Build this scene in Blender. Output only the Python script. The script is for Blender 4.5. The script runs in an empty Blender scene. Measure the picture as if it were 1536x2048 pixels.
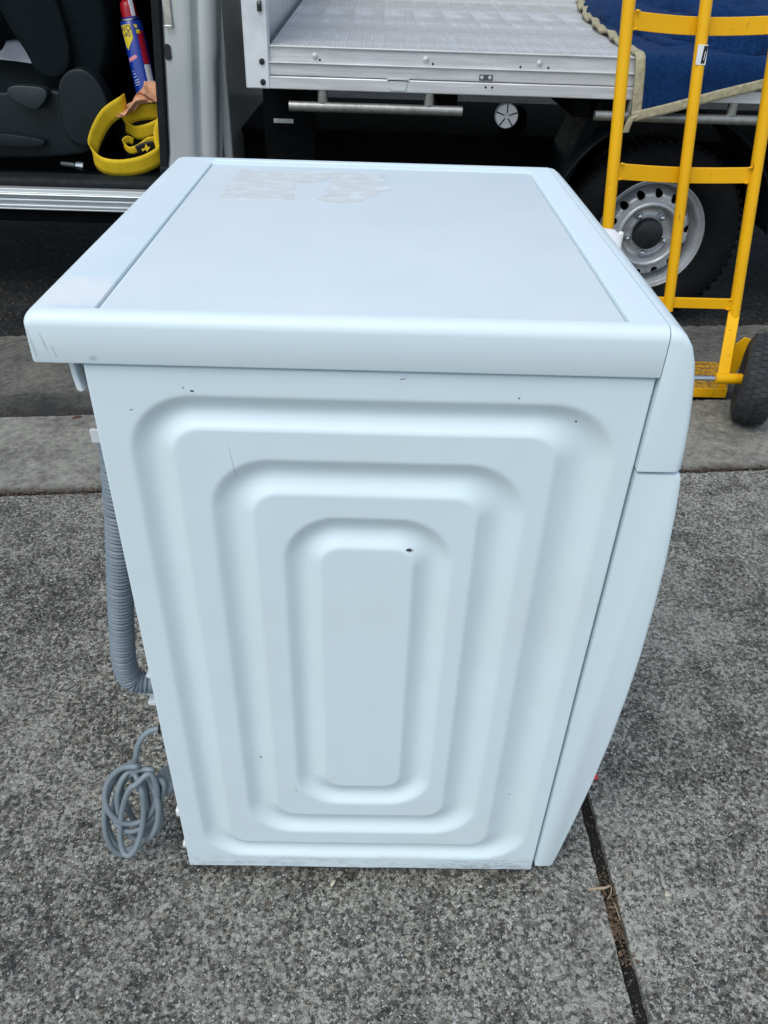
import bpy, bmesh, math, random
from mathutils import Vector, Matrix, noise as mnoise
from mathutils.geometry import tessellate_polygon
rad = math.radians
PI = math.pi
random.seed(7)

# ------------------------------------------------------------------ camera, sky, sun, exposure
S = bpy.context.scene
C = S.collection
cam_d = bpy.data.cameras.new('camera')
cam = bpy.data.objects.new('camera', cam_d)
C.objects.link(cam)
_r = Vector((0.99959274, -0.00160339, 0.02849168))
_u = Vector((-0.02219498, 0.58387599, 0.81153941))
_f = Vector((0.01793682, 0.81184127, -0.58360262))
m = Matrix((( _r.x, _u.x, -_f.x, 0.24790989), (_r.y, _u.y, -_f.y, -0.61310194), (_r.z, _u.z, -_f.z, 1.09601397), (0, 0, 0, 1)))
cam.matrix_world = m
cam_d.sensor_fit = 'VERTICAL'
cam_d.sensor_height = 24.0
cam_d.lens = 1558.72768 / 2048 * 24.0
cam_d.clip_start = 0.02
cam_d.clip_end = 500
S.camera = cam

world = bpy.data.worlds.new('World')
S.world = world
world.use_nodes = True
wn = world.node_tree.nodes
wl = world.node_tree.links
SUN_EL, SUN_AZ = rad(58), rad(214)
sky = wn.new('ShaderNodeTexSky')
sky.sky_type = 'NISHITA'
sky.sun_disc = False
sky.sun_elevation = SUN_EL
sky.sun_rotation = SUN_AZ
sky.dust_density = 1.2
sky.ozone_density = 1.0
hs = wn.new('ShaderNodeHueSaturation')
hs.inputs['Saturation'].default_value = 0.74
wl.new(sky.outputs[0], hs.inputs['Color'])
wl.new(hs.outputs[0], wn['Background'].inputs[0])
wn['Background'].inputs[1].default_value = 0.115

sun_d = bpy.data.lights.new('sun', 'SUN')
sun_d.energy = 1.15
sun_d.angle = rad(40)
sun_d.color = (1.0, 0.98, 0.92)
sun = bpy.data.objects.new('sun', sun_d)
C.objects.link(sun)
# direction the light comes from: azimuth measured like the sky texture (clockwise from +Y)
sd = Vector((math.sin(SUN_AZ) * math.cos(SUN_EL), math.cos(SUN_AZ) * math.cos(SUN_EL), math.sin(SUN_EL)))
sun.rotation_euler = (-sd).to_track_quat('-Z', 'Y').to_euler()
sun.location = (0, 0, 8)

S.view_settings.view_transform = 'Standard'
S.view_settings.look = 'None'
S.view_settings.exposure = 0.66
S.view_settings.gamma = 1.0
S.view_settings.use_curve_mapping = False

# ------------------------------------------------------------------ material helpers
class NT:
    """small wrapper that makes node graphs readable"""
    def __init__(self, name):
        self.m = bpy.data.materials.new(name)
        self.m.use_nodes = True
        self.t = self.m.node_tree
        self.b = self.t.nodes['Principled BSDF']
        self.co = self.t.nodes.new('ShaderNodeTexCoord').outputs['Object']
    def new(self, kind, **kw):
        n = self.t.nodes.new(kind)
        for k, v in kw.items():
            setattr(n, k, v)
        return n
    def put(self, sock, v):
        if isinstance(v, bpy.types.NodeSocket):
            self.t.links.new(v, sock)
        elif v is not None:
            if isinstance(v, (tuple, list)) and len(v) == 3 and sock.type == 'RGBA':
                v = (*v, 1)
            sock.default_value = v
    def math(self, op, a, b=None, c=None, clamp=False):
        n = self.new('ShaderNodeMath', operation=op, use_clamp=clamp)
        for i, v in enumerate((a, b, c)):
            self.put(n.inputs[i], v)
        return n.outputs[0]
    def noise(self, scale, detail=4, rough=.55, co=None, dist=0):
        n = self.new('ShaderNodeTexNoise')
        self.put(n.inputs['Vector'], co or self.co)
        n.inputs['Scale'].default_value = scale
        n.inputs['Detail'].default_value = detail
        n.inputs['Roughness'].default_value = rough
        n.inputs['Distortion'].default_value = dist
        return n.outputs['Fac']
    def voro(self, scale, co=None, feature='F1', rnd=1.0):
        n = self.new('ShaderNodeTexVoronoi', feature=feature)
        self.put(n.inputs['Vector'], co or self.co)
        n.inputs['Scale'].default_value = scale
        n.inputs['Randomness'].default_value = rnd
        return n
    def ramp(self, fac, stops, interp='LINEAR'):
        n = self.new('ShaderNodeValToRGB')
        n.color_ramp.interpolation = interp
        e = n.color_ramp.elements
        while len(e) < len(stops):
            e.new(0.5)
        for i, (p, c) in enumerate(stops):
            e[i].position = p
            e[i].color = (c, c, c, 1) if not isinstance(c, (tuple, list)) else (*c, 1)
        self.put(n.inputs[0], fac)
        return n.outputs[0]
    def mix(self, fac, a, b, kind='MIX'):
        n = self.new('ShaderNodeMix', data_type='RGBA', blend_type=kind)
        self.put(n.inputs['Factor'], fac)
        self.put(n.inputs[6], a)
        self.put(n.inputs[7], b)
        return n.outputs[2]
    def map(self, scale=(1, 1, 1), loc=(0, 0, 0), rot=(0, 0, 0), co=None):
        n = self.new('ShaderNodeMapping')
        self.put(n.inputs[0], co or self.co)
        n.inputs['Scale'].default_value = scale
        n.inputs['Location'].default_value = loc
        n.inputs['Rotation'].default_value = rot
        return n.outputs[0]
    def xyz(self, co=None):
        n = self.new('ShaderNodeSeparateXYZ')
        self.put(n.inputs[0], co or self.co)
        return n.outputs
    def bump(self, h, strength=.3, dist=.01, normal=None):
        n = self.new('ShaderNodeBump')
        n.inputs['Strength'].default_value = strength
        n.inputs['Distance'].default_value = dist
        self.put(n.inputs['Height'], h)
        if normal is not None:
            self.put(n.inputs['Normal'], normal)
        return n.outputs[0]
    def spot(self, c, r, ax=(0, 2), warp=None, soft=.5, rot=0.0):
        """mask of an ellipse c, r in the two axes ax, edge broken by warp"""
        s = self.xyz()
        dx = self.math('SUBTRACT', s[ax[0]], c[0])
        dy = self.math('SUBTRACT', s[ax[1]], c[1])
        if rot:
            cx, sx = math.cos(rot), math.sin(rot)
            dx, dy = (self.math('ADD', self.math('MULTIPLY', dx, cx), self.math('MULTIPLY', dy, sx)),
                      self.math('SUBTRACT', self.math('MULTIPLY', dy, cx), self.math('MULTIPLY', dx, sx)))
        a = self.math('MULTIPLY', dx, 1 / r[0])
        b = self.math('MULTIPLY', dy, 1 / r[1])
        d = self.math('SQRT', self.math('ADD', self.math('MULTIPLY', a, a), self.math('MULTIPLY', b, b)))
        if warp is not None:
            d = self.math('ADD', d, warp)
        return self.math('MULTIPLY', self.math('SUBTRACT', 1.0, d), 1 / soft, clamp=True)
    def set(self, **kw):
        names = dict(color='Base Color', rough='Roughness', metal='Metallic', normal='Normal', coat='Coat Weight',
                     coatr='Coat Roughness', spec='Specular IOR Level', sheen='Sheen Weight', trans='Transmission Weight')
        for k, v in kw.items():
            self.put(self.b.inputs[names[k]], v)
        return self.m

def plain(name, col, rough=.5, metal=0.0, var=.15, scale=20, bump=.1, bscale=200, grime=None, gscale=6, spec=.5, coat=0, bdist=.001):
    n = NT(name)
    f = n.noise(scale, 5)
    lo = tuple(c * (1 - var) for c in col)
    hi = tuple(min(1, c * (1 + var)) for c in col)
    c = n.ramp(f, [(.3, lo), (.7, hi)])
    if grime:
        g = n.ramp(n.noise(gscale, 8, .7), [(.5, 0), (.68, 1)])
        c = n.mix(n.math('MULTIPLY', g, grime[1]), c, grime[0])
    r = n.ramp(n.noise(scale * 2.3, 5), [(.3, max(0, rough - .08)), (.7, min(1, rough + .1))])
    return n.set(color=c, rough=r, metal=metal, spec=spec, coat=coat,
                 normal=n.bump(n.noise(bscale, 3), bump, bdist) if bump else None)

# ------------------------------------------------------------------ mesh helpers
class MB:
    def __init__(self):
        self.v = []
        self.f = []
    def quad_grid(self, pts, closed_u=False, closed_v=False):
        nu, nv = len(pts), len(pts[0])
        o = len(self.v)
        for row in pts:
            self.v += [tuple(p) for p in row]
        for i in range(nu if closed_u else nu - 1):
            for j in range(nv if closed_v else nv - 1):
                a = o + i * nv + j
                b = o + i * nv + (j + 1) % nv
                c = o + ((i + 1) % nu) * nv + (j + 1) % nv
                d = o + ((i + 1) % nu) * nv + j
                self.f.append((a, b, c, d))
        return o
    def box(self, x0, x1, y0, y1, z0, z1):
        o = len(self.v)
        self.v += [(x0, y0, z0), (x1, y0, z0), (x1, y1, z0), (x0, y1, z0), (x0, y0, z1), (x1, y0, z1), (x1, y1, z1), (x0, y1, z1)]
        self.f += [tuple(o + i for i in q) for q in ((0, 3, 2, 1), (4, 5, 6, 7), (0, 1, 5, 4), (1, 2, 6, 5), (2, 3, 7, 6), (3, 0, 4, 7))]
        return self
    def prism(self, poly, axis, a, b):
        """extrude a 2-D polygon along axis x / y / z from a to b"""
        def p3(p, t):
            return {'x': (t, p[0], p[1]), 'y': (p[0], t, p[1]), 'z': (p[0], p[1], t)}[axis]
        o = len(self.v)
        n = len(poly)
        self.v += [p3(p, a) for p in poly] + [p3(p, b) for p in poly]
        for i in range(n):
            j = (i + 1) % n
            self.f.append((o + i, o + j, o + n + j, o + n + i))
        self.f.append(tuple(o + i for i in range(n))[::-1])
        self.f.append(tuple(o + n + i for i in range(n)))
        return self
    def tube(self, path, r, n=12, cap=True, flat=None, rfun=None):
        path = [Vector(p) for p in path]
        rings = []
        t0 = (path[1] - path[0]).normalized()
        ref = Vector((0, 0, 1)) if abs(t0.z) < .9 else Vector((0, 1, 0))
        nrm = (ref - t0 * ref.dot(t0)).normalized()
        for i, p in enumerate(path):
            t = (path[min(i + 1, len(path) - 1)] - path[max(i - 1, 0)]).normalized()
            nrm = (nrm - t * nrm.dot(t)).normalized()
            bn = t.cross(nrm)
            rr = rfun(i) if rfun else r
            rings.append([p + (nrm * math.cos(2 * PI * k / n) + bn * math.sin(2 * PI * k / n)) * rr for k in range(n)])
        o = self.quad_grid(rings, closed_v=True)
        if cap:
            self.f.append(tuple(o + k for k in range(n))[::-1])
            e = o + (len(path) - 1) * n
            self.f.append(tuple(e + k for k in range(n)))
        return self
    def lathe(self, prof, n=48, axis='y', c=(0, 0, 0), cap=False):
        """prof: (radius, along). axis y revolves around a line parallel to Y"""
        rings = []
        for r, a in prof:
            ring = []
            for k in range(n):
                th = 2 * PI * k / n
                u, w = r * math.cos(th), r * math.sin(th)
                ring.append({'y': (c[0] + u, c[1] + a, c[2] + w), 'z': (c[0] + u, c[1] + w, c[2] + a), 'x': (c[0] + a, c[1] + u, c[2] + w)}[axis])
            rings.append(ring)
        o = self.quad_grid(rings, closed_v=True)
        if cap:
            self.f.append(tuple(o + k for k in range(n))[::-1])
            e = o + (len(prof) - 1) * n
            self.f.append(tuple(e + k for k in range(n)))
        return self
    def loops(self, ls, cap0=False, cap1=False):
        o = self.quad_grid(ls, closed_v=True)
        n = len(ls[0])
        if cap0:
            self.f.append(tuple(o + k for k in range(n))[::-1])
        if cap1:
            e = o + (len(ls) - 1) * n
            self.f.append(tuple(e + k for k in range(n)))
        return self
    def build(self, name, mat, parent=None, smooth=40, bevel=0, seg=2, solid=0, sub=0, loc=None, label=None, fix=True):
        me = bpy.data.meshes.new(name)
        me.from_pydata(self.v, [], self.f)
        if fix:
            bm = bmesh.new()
            bm.from_mesh(me)
            bmesh.ops.recalc_face_normals(bm, faces=bm.faces)
            bm.to_mesh(me)
            bm.free()
        if smooth:
            me.polygons.foreach_set('use_smooth', [True] * len(me.polygons))
            me.set_sharp_from_angle(angle=rad(smooth))
        me.materials.append(mat)
        o = bpy.data.objects.new(name, me)
        C.objects.link(o)
        if parent:
            o.parent = parent
        if solid:
            md = o.modifiers.new('solid', 'SOLIDIFY')
            md.thickness = solid
            md.offset = 0
        if bevel:
            md = o.modifiers.new('bevel', 'BEVEL')
            md.width = bevel
            md.segments = seg
            md.limit_method = 'ANGLE'
            md.angle_limit = rad(35)
            md.harden_normals = False
        if sub:
            md = o.modifiers.new('sub', 'SUBSURF')
            md.levels = md.render_levels = sub
        if loc:
            o.location = loc
        if label:
            o['label'] = label
        return o

def box(name, mat, parent, x0, x1, y0, y1, z0, z1, bevel=.002, **kw):
    return MB().box(x0, x1, y0, y1, z0, z1).build(name, mat, parent, bevel=bevel, **kw)

def thing(name, label, cat, group=None, loc=(0, 0, 0)):
    o = bpy.data.objects.new(name, None)
    o.empty_display_size = .05
    C.objects.link(o)
    o['label'] = label
    o['category'] = cat
    if group:
        o['group'] = group
    return o

def tag(o, label, cat, group=None):
    o['label'] = label
    o['category'] = cat
    if group:
        o['group'] = group
    return o

def struct(o):
    o['kind'] = 'structure'
    return o

def catmull(P, n=8, closed=False):
    P = [Vector(p) for p in P]
    out = []
    L = len(P)
    for i in range(L if closed else L - 1):
        if closed:
            a, b, c, d = P[i - 1], P[i], P[(i + 1) % L], P[(i + 2) % L]
        else:
            a, b, c, d = P[max(i - 1, 0)], P[i], P[i + 1], P[min(i + 2, L - 1)]
        for k in range(n):
            t = k / n
            out.append(.5 * ((2 * b) + (c - a) * t + (2 * a - 5 * b + 4 * c - d) * t * t + (3 * b - a - 3 * c + d) * t ** 3))
    if not closed:
        out.append(P[-1])
    return out

def rrect(x0, x1, y0, y1, r, n=8):
    """rounded rectangle, counter-clockwise; r is one radius or four (x0y0, x1y0, x1y1, x0y1)"""
    if not isinstance(r, (tuple, list)):
        r = (r,) * 4
    out = []
    for (cx, cy, a0, rr) in ((x0 + r[0], y0 + r[0], 180, r[0]), (x1 - r[1], y0 + r[1], 270, r[1]), (x1 - r[2], y1 - r[2], 0, r[2]), (x0 + r[3], y1 - r[3], 90, r[3])):
        for k in range(n + 1):
            t = rad(a0 + 90 * k / n)
            out.append((cx + rr * math.cos(t), cy + rr * math.sin(t)))
    return out

# ------------------------------------------------------------------ ground
KS = 0.1037                       # the kerb runs at a slight angle to the machine
def kerb(v, x):
    return v + KS * x

def aggregate(name, lift, stain):
    n = NT(name)
    warp = n.new('ShaderNodeTexNoise')
    n.put(warp.inputs['Vector'], n.co)
    warp.inputs['Scale'].default_value = 190
    warp.inputs['Detail'].default_value = 5
    warp.inputs['Roughness'].default_value = .7
    va = n.new('ShaderNodeVectorMath', operation='MULTIPLY_ADD')
    n.put(va.inputs[0], warp.outputs['Color'])
    va.inputs[1].default_value = (.012, .012, .0)
    n.put(va.inputs[2], n.co)
    wc = va.outputs[0]
    v1 = n.voro(205, wc)
    s1 = n.new('ShaderNodeSeparateColor')
    n.put(s1.inputs[0], v1.outputs['Color'])
    v2 = n.voro(520, n.co)
    s2 = n.new('ShaderNodeSeparateColor')
    n.put(s2.inputs[0], v2.outputs['Color'])
    mid = n.noise(125, 7, .72)              # worn cement skin between the stones
    fine = n.noise(420, 4, .7)
    patch = n.noise(2.6, 6, .62)
    blot = n.noise(14, 5, .65)
    def c_(v, k):
        return n.math('MULTIPLY', n.math('SUBTRACT', v, .5), k)
    val = n.math('ADD', lift, c_(s1.outputs[0], .52))
    for v, k in ((mid, 1.60), (fine, 1.35), (patch, 1.05), (blot, .95), (s2.outputs[0], .28)):
        val = n.math('ADD', val, c_(v, k))
    col = n.ramp(val, [(.10, (.015, .0152, .0128)), (.32, (.058, .058, .048)), (.50, (.150, .150, .126)), (.68, (.285, .285, .240)), (.92, (.48, .475, .41))])
    hue = n.mix(n.ramp(s1.outputs[1], [(.82, 0), (.92, .45)]), col, (.15, .105, .075))
    hue = n.mix(n.ramp(s1.outputs[2], [(.86, 0), (.93, .5)]), hue, (.045, .060, .066))
    spark = n.ramp(s2.outputs[1], [(.978, 0), (.986, 1)])
    hue = n.mix(n.math('MULTIPLY', spark, .85), hue, (.70, .70, .68))
    # damp, grimy staining spread by rain on the slab
    st = n.ramp(n.noise(1.3, 7, .68), [(.40, 0), (.66, stain)])
    hue = n.mix(st, hue, n.mix(1.0, hue, (.50, .49, .50), 'MULTIPLY'))
    h = n.math('ADD', n.math('MULTIPLY', val, 1.0), n.math('MULTIPLY', v1.outputs['Distance'], -.35))
    return n.set(color=hue, rough=n.ramp(s2.outputs[2], [(0, .60), (1, .95)]), normal=n.bump(h, .6, .004))

def concrete(name, base, dark, stain=None):
    n = NT(name)
    a = n.noise(5.0, 8, .7)
    b = n.noise(48, 7, .75)
    c = n.noise(300, 4, .7)
    v = n.math('ADD', n.math('MULTIPLY', a, .55), n.math('ADD', n.math('MULTIPLY', b, .75), n.math('MULTIPLY', c, .45)))
    v = n.math('SUBTRACT', v, .375)
    col = n.ramp(v, [(.28, tuple(x * .55 for x in dark)), (.42, dark), (.54, base), (.72, tuple(x * 1.5 for x in base))])
    pit = n.ramp(n.voro(150).outputs['Distance'], [(.10, 1), (.2, 0)])
    pm = n.math('MULTIPLY', pit, n.ramp(n.noise(25, 4), [(.5, 0), (.62, .8)]))
    col = n.mix(pm, col, tuple(x * .25 for x in dark))
    if stain:                      # dirt washed against one edge: v = y - KS x
        s = n.xyz()
        vv = n.math('SUBTRACT', s[1], n.math('MULTIPLY', s[0], KS))
        g = n.math('ADD', n.math('MULTIPLY', n.math('SUBTRACT', vv, stain[0]), 1 / stain[1]), n.math('MULTIPLY', n.math('SUBTRACT', n.noise(9, 7, .7), .5), 2.2))
        g = n.math('SUBTRACT', 1.0, g, clamp=True)
        col = n.mix(n.math('MULTIPLY', g, .88), col, stain[2])
    return n.set(color=col, rough=.88, normal=n.bump(n.math('ADD', b, n.math('MULTIPLY', c, .6)), .45, .004))

def asphalt():
    n = NT('asphalt')
    v1 = n.voro(110)
    s1 = n.new('ShaderNodeSeparateColor')
    n.put(s1.inputs[0], v1.outputs['Color'])
    val = n.math('ADD', n.math('MULTIPLY', s1.outputs[0], .6), n.math('MULTIPLY', n.noise(6, 6, .6), .7))
    col = n.ramp(val, [(.3, (.006, .0065, .007)), (.65, (.017, .0175, .0175)), (.95, (.040, .040, .038))])
    lf = n.ramp(s1.outputs[1], [(.982, 0), (.988, 1)])
    col = n.mix(n.math('MULTIPLY', lf, .6), col, (.16, .14, .11))
    return n.set(color=col, rough=.95, spec=.15, normal=n.bump(v1.outputs['Distance'], .6, .006))

M_agg = aggregate('exposed_aggregate', .525, .55)
M_agg2 = aggregate('exposed_aggregate_worn', .59, .30)
M_strip = concrete('kerb_concrete', (.245, .242, .205), (.140, .138, .118), stain=(1.024, .035, (.030, .026, .020)))
M_gut = concrete('gutter_concrete', (.130, .128, .108), (.062, .061, .052), stain=(1.50, .16, (.012, .012, .012)))
M_road = asphalt()
n_ = NT('joint_dirt')
M_dirt = n_.set(color=n_.ramp(n_.noise(160, 7, .7), [(.32, (.006, .006, .006)), (.55, (.020, .017, .014)), (.78, (.075, .055, .04))]), rough=.97,
                normal=n_.bump(n_.noise(260, 5, .7), .9, .008))

def slab(name, outline, z_top, z_bot, mat, zfun=None):
    """a thick flat slab from an outline of (x, y)"""
    o = MB()
    n = len(outline)
    o.v = [(x, y, z_top if zfun is None else zfun(x, y)) for x, y in outline] + [(x, y, z_bot) for x, y in outline]
    tris = tessellate_polygon([[Vector((x, y, 0)) for x, y in outline]])
    o.f = [tuple(t) for t in tris]
    for i in range(n):
        j = (i + 1) % n
        o.f.append((i, j, n + j, n + i))
    return struct(o.build(name, mat, None, smooth=0, bevel=0))

def jag(p0, p1, n, amp, seed):
    out = []
    for i in range(n + 1):
        t = i / n
        x = p0[0] + (p1[0] - p0[0]) * t
        y = p0[1] + (p1[1] - p0[1]) * t
        d = mnoise.fractal(Vector((x * 38 + seed, y * 38, seed)), 1, 2, 4) * amp
        nx, ny = (p1[1] - p0[1]), -(p1[0] - p0[0])
        l = math.hypot(nx, ny)
        out.append((x + nx / l * d, y + ny / l * d))
    return out

def jx(y):
    return .6055 - .018 * (y - .0)
BIG = 14
V0 = 1.007
# two driveway slabs on either side of the open expansion joint
e_l = jag((jx(-1.2) - .0100, -1.2), (jx(1.07) - .0100, kerb(V0, jx(1.07))), 240, .0022, 3.1)
e_r = jag((jx(1.07) + .0100, kerb(V0, jx(1.07))), (jx(-1.2) + .0100, -1.2), 240, .0022, 9.7)
k_l = jag((jx(1.07) - .0085, kerb(V0, jx(1.07))), (-1.6, kerb(V0, -1.6)), 300, .003, 5.2)
k_r = jag((2.6, kerb(V0, 2.6)), (jx(1.07) + .0085, kerb(V0, jx(1.07))), 260, .003, 1.4)
slab('driveway', [(-BIG, -BIG), (jx(-1.2), -BIG)] + e_l + k_l[1:] + [(-BIG, kerb(V0, -BIG))], 0, -.06, M_agg)
slab('driveway', [(jx(-1.2) + .017, -BIG), (BIG, -BIG), (BIG, kerb(V0, BIG))] + k_r + e_r[1:], 0, -.06, M_agg2)
def zstrip(x, y):
    return -.003 - .020 * (y - KS * x - V0) / .448
def zgut(x, y):
    v = y - KS * x
    return -.030 - .024 * (v - 1.455) / .665
W0, W1, W2, W3 = V0 + .019, 1.452, 1.458, 2.12
k2a = jag((2.6, kerb(W1, 2.6)), (-1.6, kerb(W1, -1.6)), 420, .0035, 4.4)
k1a = jag((-1.6, kerb(W0, -1.6)), (2.6, kerb(W0, 2.6)), 420, .003, 6.4)
slab('pavement', [(-BIG, kerb(W0, -BIG))] + k1a + [(BIG, kerb(W0, BIG)), (BIG, kerb(W1, BIG))] + k2a + [(-BIG, kerb(W1, -BIG))], 0, -.09, M_strip, zstrip)
k3 = jag((3.2, kerb(W3, 3.2)), (-2.2, kerb(W3, -2.2)), 420, .012, 8.8)
slab('gutter', [(-BIG, kerb(W2, -BIG)), (BIG, kerb(W2, BIG)), (BIG, kerb(W3, BIG))] + k3 + [(-BIG, kerb(W3, -BIG))], 0, -.12, M_gut, zgut)
ob = MB()
ob.v = [(-60, kerb(1.9, -60), -.068), (60, kerb(1.9, 60), -.068), (60, kerb(2.6, 60), -.082), (-60, kerb(2.6, -60), -.082), (60, 90, -.082), (-60, 90, -.082)]
ob.f = [(0, 1, 2, 3), (3, 2, 4, 5)]
struct(ob.build('road', M_road, None, smooth=0))
# dark dirt packed in the joints, a sheet just below the slab tops
def strip_sheet(name, a, b, w, z, mat, n=120, amp=.003, seed=1):
    rows = []
    for i in range(n + 1):
        t = i / n
        p = Vector((a[0] + (b[0] - a[0]) * t, a[1] + (b[1] - a[1]) * t, 0))
        d = Vector((b[1] - a[1], -(b[0] - a[0]), 0)).normalized()
        rows.append([(p.x + d.x * w * s, p.y + d.y * w * s, z + amp * mnoise.noise(Vector((p.x * 60 + seed, p.y * 60, s * 2)))) for s in (-1, -.5, 0, .5, 1)])
    o = MB()
    o.quad_grid(rows)
    return struct(o.build(name, mat))
strip_sheet('joint_filler', (jx(-1.2), -1.2), (jx(1.1), kerb(V0, .6) + .006), .014, -.012, M_dirt, 400, .006, 2)
strip_sheet('joint_filler', (-2.5, kerb(V0 + .009, -2.5)), (3.2, kerb(V0 + .009, 3.2)), .018, -.007, M_dirt, 500, .006, 5)

# ------------------------------------------------------------------ washing machine
n_ = NT('white_enamel')
w1 = n_.math('MULTIPLY', n_.math('SUBTRACT', n_.noise(420, 4), .5), 1.6)
chips = None
for c, r, rot in (((.2885, .6065), (.0042, .0020), -.2), ((.0905, .7805), (.0022, .0010), 0), ((.083, .7835), (.0007, .0010), 0),
                  ((.0345, .7605), (.0019, .0007), .3), ((.4325, .7560), (.0012, .0014), 0), ((.3765, .781), (.0012, .0007), 0), ((.441, .192), (.0016, .0008), 0),
                  ((.1165, .262), (.0012, .0022), .6), ((.160, .205), (.0016, .0009), 0), ((.274, .797), (.004, .0004), .15)):
    k = n_.spot(c, r, (0, 2), w1, .3, rot)
    chips = k if chips is None else n_.math('MAXIMUM', chips, k)
scr = n_.spot((.1195, .7075), (.0007, .028), (0, 2), n_.math('MULTIPLY', n_.math('SUBTRACT', n_.noise(150, 3), .5), .8), .6, .10)
scr = n_.math('MULTIPLY', scr, .35)
scuff = n_.math('MULTIPLY', n_.spot((.440, .772), (.030, .010), (0, 2), None, .6), n_.ramp(n_.noise(260, 5, .7, co=n_.map((.35, 1, 1.6))), [(.62, 0), (.70, .6)]))
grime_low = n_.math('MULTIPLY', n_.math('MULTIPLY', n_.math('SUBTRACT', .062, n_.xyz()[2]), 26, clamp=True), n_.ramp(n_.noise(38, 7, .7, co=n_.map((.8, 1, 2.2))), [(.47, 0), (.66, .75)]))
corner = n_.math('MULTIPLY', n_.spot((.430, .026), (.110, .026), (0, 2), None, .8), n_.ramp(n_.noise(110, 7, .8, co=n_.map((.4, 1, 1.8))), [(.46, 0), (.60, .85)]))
smear = n_.math('MULTIPLY', n_.ramp(n_.noise(5, 5, .6), [(.42, 0), (.72, 1)]), .28)
col = n_.mix(smear, (.662, .785, .820), (.61, .70, .69))
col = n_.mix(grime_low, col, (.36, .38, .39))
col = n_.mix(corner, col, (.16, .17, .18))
col = n_.mix(scuff, col, (.25, .26, .28))
col = n_.mix(scr, col, (.12, .13, .15))
col = n_.mix(chips, col, (.02, .025, .03))
M_enamel = n_.set(color=col, rough=n_.ramp(n_.noise(9, 6, .6), [(.3, .34), (.7, .46)]), coat=.10, coatr=.25, normal=n_.bump(n_.noise(900, 2), .03, .0005))

n_ = NT('white_worktop')
w1 = n_.math('MULTIPLY', n_.math('SUBTRACT', n_.noise(60, 5), .5), 1.4)
scratch = None
for c, r, rot, ax in (((-.026, .824), (.0012, .012), .22, (0, 2)), ((-.019, .816), (.0010, .007), .25, (0, 2)), ((.012, .811), (.004, .003), 0, (0, 2)), ((-.036, .822), (.0022, .018), .1, (0, 2))):
    k = n_.math('MULTIPLY', n_.spot(c, r, ax, n_.math('MULTIPLY', n_.math('SUBTRACT', n_.noise(300, 4), .5), 1.8), .6, rot), .45)
    scratch = k if scratch is None else n_.math('MAXIMUM', scratch, k)
pale_spot = n_.math('MULTIPLY', n_.spot((-.008, .045), (.045, .045), (0, 1), w1, .5), .55)  # paler spot with a broken edge near the left corner
rub = n_.math('MULTIPLY', n_.ramp(n_.noise(45, 7, .7, co=n_.map((.35, 1.5, 1))), [(.56, 0), (.70, .5)]), n_.math('GREATER_THAN', n_.xyz()[2], .832))
col = n_.mix(pale_spot, (.665, .785, .815), (.84, .84, .83))
col = n_.mix(n_.math('MULTIPLY', rub, .55), col, (.80, .81, .82))
col = n_.mix(scratch, col, (.30, .32, .36))
M_top = n_.set(color=col, rough=n_.ramp(n_.noise(14, 6, .6), [(.3, .38), (.7, .55)]), coat=.05, normal=n_.bump(n_.noise(700, 2), .03, .0005))
n_ = NT('textured_insert')
col = n_.ramp(n_.noise(7, 6, .65), [(.3, (.645, .735, .765)), (.7, (.685, .77, .795))])
col = n_.mix(n_.math('MULTIPLY', n_.ramp(n_.voro(46).outputs['Distance'], [(.02, .7), (.045, 0)]), n_.ramp(n_.noise(5, 3), [(.58, 0), (.66, 1)])), col, (.93, .93, .93))
M_insert = n_.set(color=col, rough=.55, spec=.35, normal=n_.bump(n_.noise(1100, 2, .5), .18, .0006))
n_ = NT('label_residue')
rf = n_.ramp(n_.noise(34, 7, .7, co=n_.map((1, 1.6, 1))), [(.28, (.52, .545, .52)), (.54, (.585, .635, .63)), (.68, (.655, .745, .77))])
sp = n_.ramp(n_.noise(150, 5, .7), [(.66, 0), (.71, .7)])
M_resid = n_.set(color=n_.mix(sp, rf, (.46, .37, .33)), rough=.72, normal=n_.bump(n_.noise(160, 6), .3, .0008))
M_white = plain('white_plastic', (.77, .78, .78), .35, var=.03, bump=.02)
M_grey = plain('grey_hose_plastic', (.145, .190, .220), .5, var=.10, bump=.05, grime=((.30, .30, .29), .35))
M_cord = plain('grey_cord', (.19, .235, .255), .45, var=.08, bump=.05)
M_clip = plain('translucent_white_clip', (.62, .66, .68), .4, var=.05, bump=.03)
M_dark = plain('black_rubber', (.012, .012, .013), .7, var=.3, bump=.3)
M_galv = plain('galvanised_panel', (.45, .47, .48), .4, .7, var=.1)
M_red = plain('red_plastic_tag', (.7, .04, .05), .4, var=.05, bump=0)

wm = thing('washing_machine', 'white washing machine with rounded rectangle grooves pressed into its scuffed side', 'washing machine')

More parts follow.
